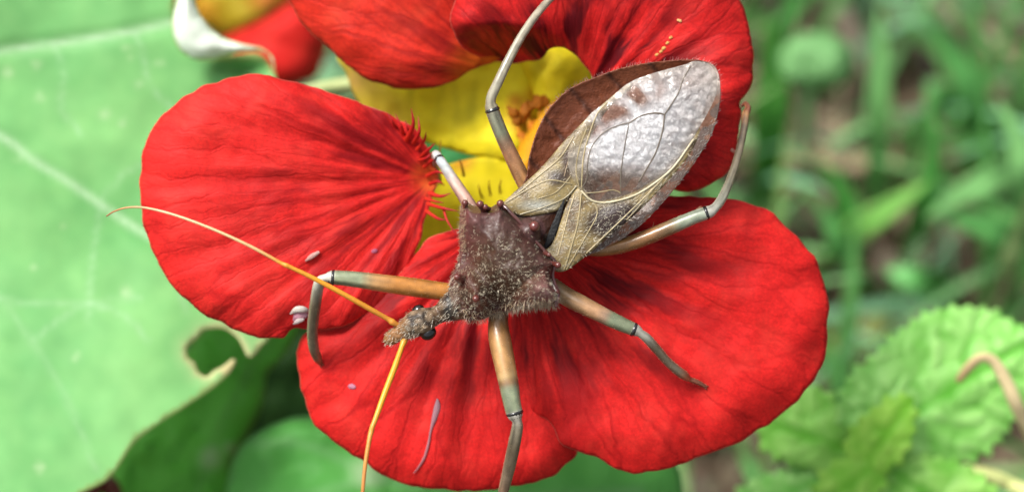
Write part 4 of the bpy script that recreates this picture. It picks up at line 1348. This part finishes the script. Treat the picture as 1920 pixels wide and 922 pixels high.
leg('leg', [(872, 552, .04, 17), (830, 546, .06, 17), (780, 539, .08, 17.5), (720, 531, .11, 16.5), (670, 524, .14, 15), (640, 521, .15, 14), (621, 520, .15, 13)],
    [(621, 520, .15, 13), (612, 521, .15, 8.5), (600, 527, .13, 10), (595, 545, .08, 11), (589, 585, -.05, 11), (586, 620, -.18, 10.5), (588, 650, -.29, 10), (594, 668, -.36, 9)],
    [(594, 668, -.36, 9), (598, 676, -.40, 7), (602, 682, -.43, 4)], 'right foreleg held out beside the head', pet=p_lm)
leg('leg', [(936, 585, .02, 17), (934, 610, .03, 19), (938, 640, .06, 21), (946, 680, .10, 20), (954, 720, .13, 18.5), (960, 755, .15, 16.5), (966, 778, .15, 15)],
    [(966, 778, .15, 15), (969, 788, .15, 9.5), (970, 800, .13, 11), (964, 832, .06, 12), (957, 865, -.05, 12), (950, 895, -.18, 11), (943, 925, -.3, 10), (938, 955, -.42, 9)],
    [(938, 955, -.42, 9), (936, 975, -.5, 7), (938, 1000, -.6, 4)], 'left foreleg reaching down over the lower petal',
    [(0, (.10, .04, .015)), (.1, (.16, .075, .025)), (.3, (.40, .20, .07)), (.6, (.46, .25, .09)), (.68, (.50, .33, .14)), (.74, (.24, .13, .06)), (.8, PALEG), (.98, PALEG)], [(.02, WHT), (.1, (.30, .26, .18)), (.3, (.18, .14, .09)), (.6, (.30, .22, .15)), (1, (.30, .14, .08))])
leg('leg', [(905, 425, .0, 13), (885, 392, .0, 13), (868, 365, -.06, 12), (850, 338, -.16, 11), (834, 313, -.26, 9.5), (822, 296, -.34, 9)],
    [(822, 296, -.34, 9), (817, 288, -.40, 7), (816, 296, -.55, 6.5), (818, 310, -.75, 6), (822, 326, -.95, 5)],
    [(822, 326, -.95, 5), (824, 334, -1.05, 4.5), (826, 342, -1.12, 3)], 'right middle leg pointing into the yellow throat',
    [(0, (.40, .20, .14)), (.35, (.48, .28, .22)), (.6, (.50, .36, .30)), (.78, (.45, .47, .46)), (.98, (.50, .58, .60))], [(.05, (.72, .72, .72)), (.3, WHT), (1, GRB)])
leg('leg', [(1035, 535, .02, 16), (1058, 553, .02, 17.5), (1090, 570, .05, 17), (1125, 588, .07, 15.5), (1160, 605, .08, 14), (1192, 619, .08, 12)],
    [(1192, 619, .08, 12), (1200, 624, .08, 8), (1212, 633, .05, 9), (1230, 653, -.03, 9), (1250, 676, -.12, 8.5), (1270, 694, -.20, 9), (1283, 703, -.26, 9)],
    [(1283, 703, -.26, 9), (1292, 710, -.31, 5.5), (1308, 716, -.34, 4.5), (1322, 724, -.37, 3.5)], 'left middle leg standing on the lower right petal', pet=p_lr, femcol=[(0, (.24, .13, .06)), (.2, (.36, .22, .10)), (.6, (.40, .22, .11)), (.70, (.34, .22, .14)), (.76, PALEG), (.98, PALEG)])
leg('leg', [(1010, 385, .0, 14), (985, 345, .02, 15), (965, 305, .06, 14.5), (945, 262, .10, 13.5), (930, 226, .13, 13), (922, 203, .14, 12.5)],
    [(922, 203, .14, 12.5), (920, 193, .15, 9.5), (922, 180, .15, 9.5), (936, 150, .16, 9), (955, 110, .14, 8.5), (980, 65, .08, 8), (1008, 25, 0, 7.5), (1040, -10, -.12, 7), (1070, -35, -.22, 6.5)],
    [(1070, -35, -.22, 6.5), (1085, -48, -.26, 5), (1100, -56, -.28, 3)], 'right hind leg crossing the yellow sepal and upper petal',
    [(0, (.42, .20, .07)), (.3, (.46, .23, .09)), (.6, (.36, .17, .08)), (.72, (.20, .13, .08)), (.80, (.19, .20, .13)), (.98, (.17, .17, .12))], [(.02, (.26, .23, .16)), (.12, (.38, .35, .26)), (.5, (.40, .36, .27)), (1, (.34, .28, .20))])
leg('leg', [(1075, 460, .0, 14), (1120, 466, .0, 14.5), (1165, 460, .02, 14.5), (1210, 446, .05, 14), (1260, 425, .08, 13.5), (1300, 408, .10, 12.5), (1328, 398, .10, 12)],
    [(1328, 398, .10, 12), (1340, 390, .10, 9), (1352, 375, .08, 9), (1366, 345, .02, 8), (1380, 305, -.05, 7.5), (1390, 265, -.12, 7), (1396, 235, -.18, 7), (1398, 215, -.22, 7.5)],
    [(1398, 215, -.22, 7.5), (1403, 203, -.26, 6), (1398, 195, -.29, 5), (1392, 198, -.31, 3)], 'left hind leg with its foot on the rim of the upper petal', pet=p_tr, femcol=[(0, (.20, .09, .03)), (.3, (.28, .14, .045)), (.6, (.30, .14, .05)), (.75, (.24, .16, .08)), (.82, (.30, .34, .24)), (.98, (.30, .34, .26))], tibcol=[(.03, WHT), (.12, (.33, .33, .26)), (.4, (.22, .19, .13)), (.85, (.26, .20, .13)), (1, (.48, .24, .10))])

# ---- antennae
for pts, lab, st in (([(752, 612, .13, 5.5), (742, 607, .15, 5), (735, 603, .16, 6.5), (726, 597, .17, 4.6), (690, 577, .24, 5.0), (640, 549, .32, 4.8), (585, 520, .38, 4.3), (545, 501, .42, 3.8), (536, 497, .43, 4.6), (527, 493, .43, 3.4), (470, 462, .45, 3.0), (400, 430, .42, 2.7), (330, 404, .36, 2.4), (275, 390, .3, 2.2), (240, 389, .24, 1.9), (215, 396, .2, 1.6), (200, 405, .16, 1.2)],
                      'right antenna stretched out over the left petal', [(0, (.40, .14, .03)), (.05, (.62, .25, .03)), (.3, (.70, .30, .02)), (.42, (.64, .27, .03)), (.5, (.58, .36, .16)), (.8, (.60, .42, .24)), (.95, (.45, .22, .08)), (1, (.3, .1, .05))]),
                     ([(762, 628, .13, 5.5), (760, 636, .14, 5), (757, 641, .15, 6.5), (753, 651, .17, 4.8), (740, 688, .24, 5.6), (722, 735, .32, 5.4), (705, 782, .38, 4.8), (698, 800, .4, 4.6), (696, 808, .4, 4.9), (692, 826, .42, 4.2), (685, 870, .45, 3.8), (680, 922, .46, 3.4), (676, 980, .42, 3.0), (668, 1040, .36, 2.4), (650, 1100, .3, 1.5)],
                      'left antenna hanging down across the lower petal', [(0, (.40, .14, .03)), (.05, (.66, .30, .02)), (.3, (.70, .33, .02)), (.42, (.58, .24, .04)), (.6, (.50, .20, .05)), (1, (.4, .18, .08))])):
    a = tube('antenna', pts, M['antenna'], bug, 10, 4, st)
    a['label'] = lab

# ---- hair
tail = np.array(P(1340, 130, .2)) - np.array(P(740, 630, .1))
tail /= np.linalg.norm(tail)
view = -np.array(F)


def w_thorax(c, n):
    x, y, d = inv_arr(c)
    q = np.stack([x, y], 1)
    i = inside(catmull(PRON, 5, True), q)
    s_ = (x - 945) * .644 + (y - 490) * .765
    tp = (x - 945) * AX[0] + (y - 490) * AX[1]
    dens = .12 + np.clip((s_ + 75) / 70, 0, 1) * np.clip((60 - tp) / 40, .1, 1)
    k = .35 + .65 * np.clip(nz(x * .06, y * .06, 3) * 2 + .5, 0, 1)
    return i * (n @ view > .1) * dens * k


n = 2600
pos, nr = sample(bv, bf, n, w_thorax)
rnd = rng.normal(0, 1, (n, 3))
hairs('hair', pos, .45 * nr + .75 * rnd + .3 * tail[None] * 1.0, rng.uniform(.014, .032, n), .00125, M['hair'], body, np.array([(.66, .58, .42)]) * rng.uniform(.2, 1.15, (n, 1)))


def w_rim(c, n):
    x, y, d = inv_arr(c)
    q = np.stack([x, y], 1)
    front = ((x < 875) | (y > 555)) & (x < 1055) & (x > 715)
    rim = (dist_to(q, catmull(PRON, 5, True)) < 16) | (x < 868)
    return front * rim * (np.hypot(x - 806, y - 628) > 20) * (n @ view > -.35) * np.where(x < 868, .25, 1.0)


n = 1300
pos, nr = sample(bv, bf, n, w_rim)
x_, y_, _ = inv_arr(pos)
hairs('hair', pos, nr + .55 * rng.normal(0, 1, (n, 3)) - .25 * tail[None], np.where(x_ < 868, rng.uniform(.012, .032, n), rng.uniform(.03, .065, n)), .0013, M['hair'], body, np.array([(.54, .41, .26)]) * rng.uniform(.4, 1.15, (n, 1)))


def w_head(c, n):
    x, y, d = inv_arr(c)
    return (x < 862) * (x > 722) * (n @ view > .1) * (np.hypot(x - 806, y - 628) > 17) * (np.hypot(x - 782, y - 578) > 14)


n = 380
pos, nr = sample(bv, bf, n, w_head)
hairs('hair', pos, 1 * .12 * nr + .30 * rng.normal(0, 1, (n, 3)) - .9 * tail[None], rng.uniform(.015, .034, n), .0016, M['hair'], body, np.array([(.74, .68, .56)]) * rng.uniform(.3, 1.15, (n, 1)))


def w_abd(c, n):
    x, y, d = inv_arr(c)
    q = np.stack([x, y], 1)
    lowrim = inside(catmull(ABD, 5, True), q) & ((x - 1100) * .66 + (y - 477) * .75 > -34) & (y > 215)
    return lowrim * (n @ view > .2)


n = 800
pos, nr = sample(bv, bf, n, w_abd)
hairs('hair', pos, .18 * nr + .3 * rng.normal(0, 1, (n, 3)) + 1.0 * tail[None], rng.uniform(.015, .032, n), .0016, M['hair'], body, np.array([(.80, .76, .70)]) * rng.uniform(.5, 1.1, (n, 1)))
# fine upright hairs along the margin of the abdomen
mb = catmull(ABD[3:17], 5)
n = 200
idx = rng.integers(0, len(mb), n)
mp = P_arr(mb[idx, 0], mb[idx, 1], np.full(n, .1))
ctr = np.array(P(1180, 280, .05))
dr = mp - ctr[None]
dr /= np.linalg.norm(dr, axis=1)[:, None]
hairs('hair', mp - dr * .012, dr + .25 * tail[None] + .2 * rng.normal(0, 1, (n, 3)), rng.uniform(.025, .05, n), .0012, M['hair'], body, np.tile((.62, .36, .34), (n, 1)))


def w_cor(poly):
    def fn(c, n):
        return np.ones(len(c))
    return fn


for par in (wl, wr):
    vv = np.array([v.co[:] for v in par.data.vertices])
    ff = [tuple(p.vertices) for p in par.data.polygons]
    n = 900 if par is wl else 350
    pos, nr = sample(vv, ff, n)
    hairs('hair', pos + view * .002, .25 * nr + .45 * rng.normal(0, 1, (n, 3)) + .7 * tail[None], rng.uniform(.015, .035, n), .0014, M['hair'], par, np.array([(.68, .62, .48)]) * rng.uniform(.5, 1.1, (n, 1)))


# ------------------------------------------------------------------ bits lying on the petals
def flake(name, pet, pts, r, col, label, cat, lift=.012, flat=.5, group=None):
    t = [(x, y, on(pet, x, y) + lift, rr) for (x, y), rr in zip(pts, r)]
    return tag(tube(name, t, M['debris'], None, 8, 4, [(0, col[0]), (1, col[-1])], flat=flat), label, cat, group)


husk = thing('plant_husk', P(565, 590, -.4), 'small pale lilac husk clinging to the notch where the left and lower petals meet', 'husk')
dl = on(p_le, 553, 605)
tube('husk_flap', [(545, 588, dl + .06, 2), (556, 580, dl + .10, 6), (570, 580, dl + .10, 6), (580, 584, dl + .07, 2)], M['debris'], husk, 8, 4, [(0, (.40, .33, .30)), (.5, (.56, .53, .46)), (1, (.36, .28, .28))], flat=.5)
tube('husk_flap', [(551, 607, dl + .05, 2), (558, 602, dl + .08, 5), (568, 599, dl + .07, 3)], M['debris'], husk, 8, 4, [(0, (.38, .28, .28)), (1, (.52, .47, .44))], flat=.5)
tube('husk_body', [(552, 600, dl + .02, 4), (560, 592, dl + .05, 11), (572, 590, dl + .05, 7)], M['debris'], husk, 10, 4, [(0, (.42, .18, .24)), (1, (.45, .25, .30))], flat=.6)
flake('petal_flake', p_le, [(573, 489), (584, 481), (597, 473)], [1.5, 5, 3], [(.40, .18, .16), (.50, .34, .30)], 'pale elongated flake on the left petal above the foreleg knee', 'flake')
flake('seed_thread', p_lm, [(820, 748), (820, 762), (815, 782), (808, 805), (803, 832), (795, 858), (785, 875), (776, 886)], [2, 6.5, 5.5, 2.2, 2.4, 2.6, 2.0, 1.2], [(.30, .17, .20), (.42, .13, .14)], 'long thin lilac seed thread lying on the lower petal', 'thread')
flake('pollen_grain', p_lm, [(656, 724), (660, 724), (664, 725)], [4.5, 6, 4.5], [(.42, .17, .24), (.42, .17, .24)], 'small round lilac grain on the lower petal near its left rim', 'grain', .004)
flake('pollen_grain', p_le, [(699, 472), (704, 470)], [4, 4.5], [(.32, .08, .14), (.32, .08, .14)], 'dull purple grain on the left petal right of the pale flake', 'grain', .004)
flake('pollen_grain', p_tr, [(1271, 38), (1276, 40)], [2.5, 3], [(.62, .36, .14), (.62, .36, .14)], 'single tan grain high on the deep red upper petal', 'grain', .004)
for x, y, r, which in ((1256, 72, 2.6, 'topmost'), (1250, 82, 2.4, 'second from the top'), (1243, 92, 3.2, 'largest and middle'), (1238, 98, 2.4, 'second from the bottom'), (1230, 104, 2.4, 'lowest')):
    flake('pollen_grain', p_tr, [(x, y), (x + 3, y - 2)], [r, r], [(.60, .34, .10), (.60, .34, .10)], 'tan grain, ' + which + ' of the dotted row of five above the wings', 'grain', .004, group='row of tan grains on the upper petal')
flake('pollen_grain', p_tr, [(1372, 281), (1376, 284)], [3.5, 3], [(.62, .28, .22), (.62, .28, .22)], 'pinkish grain on the upper petal beside the hind shin', 'grain', .004)
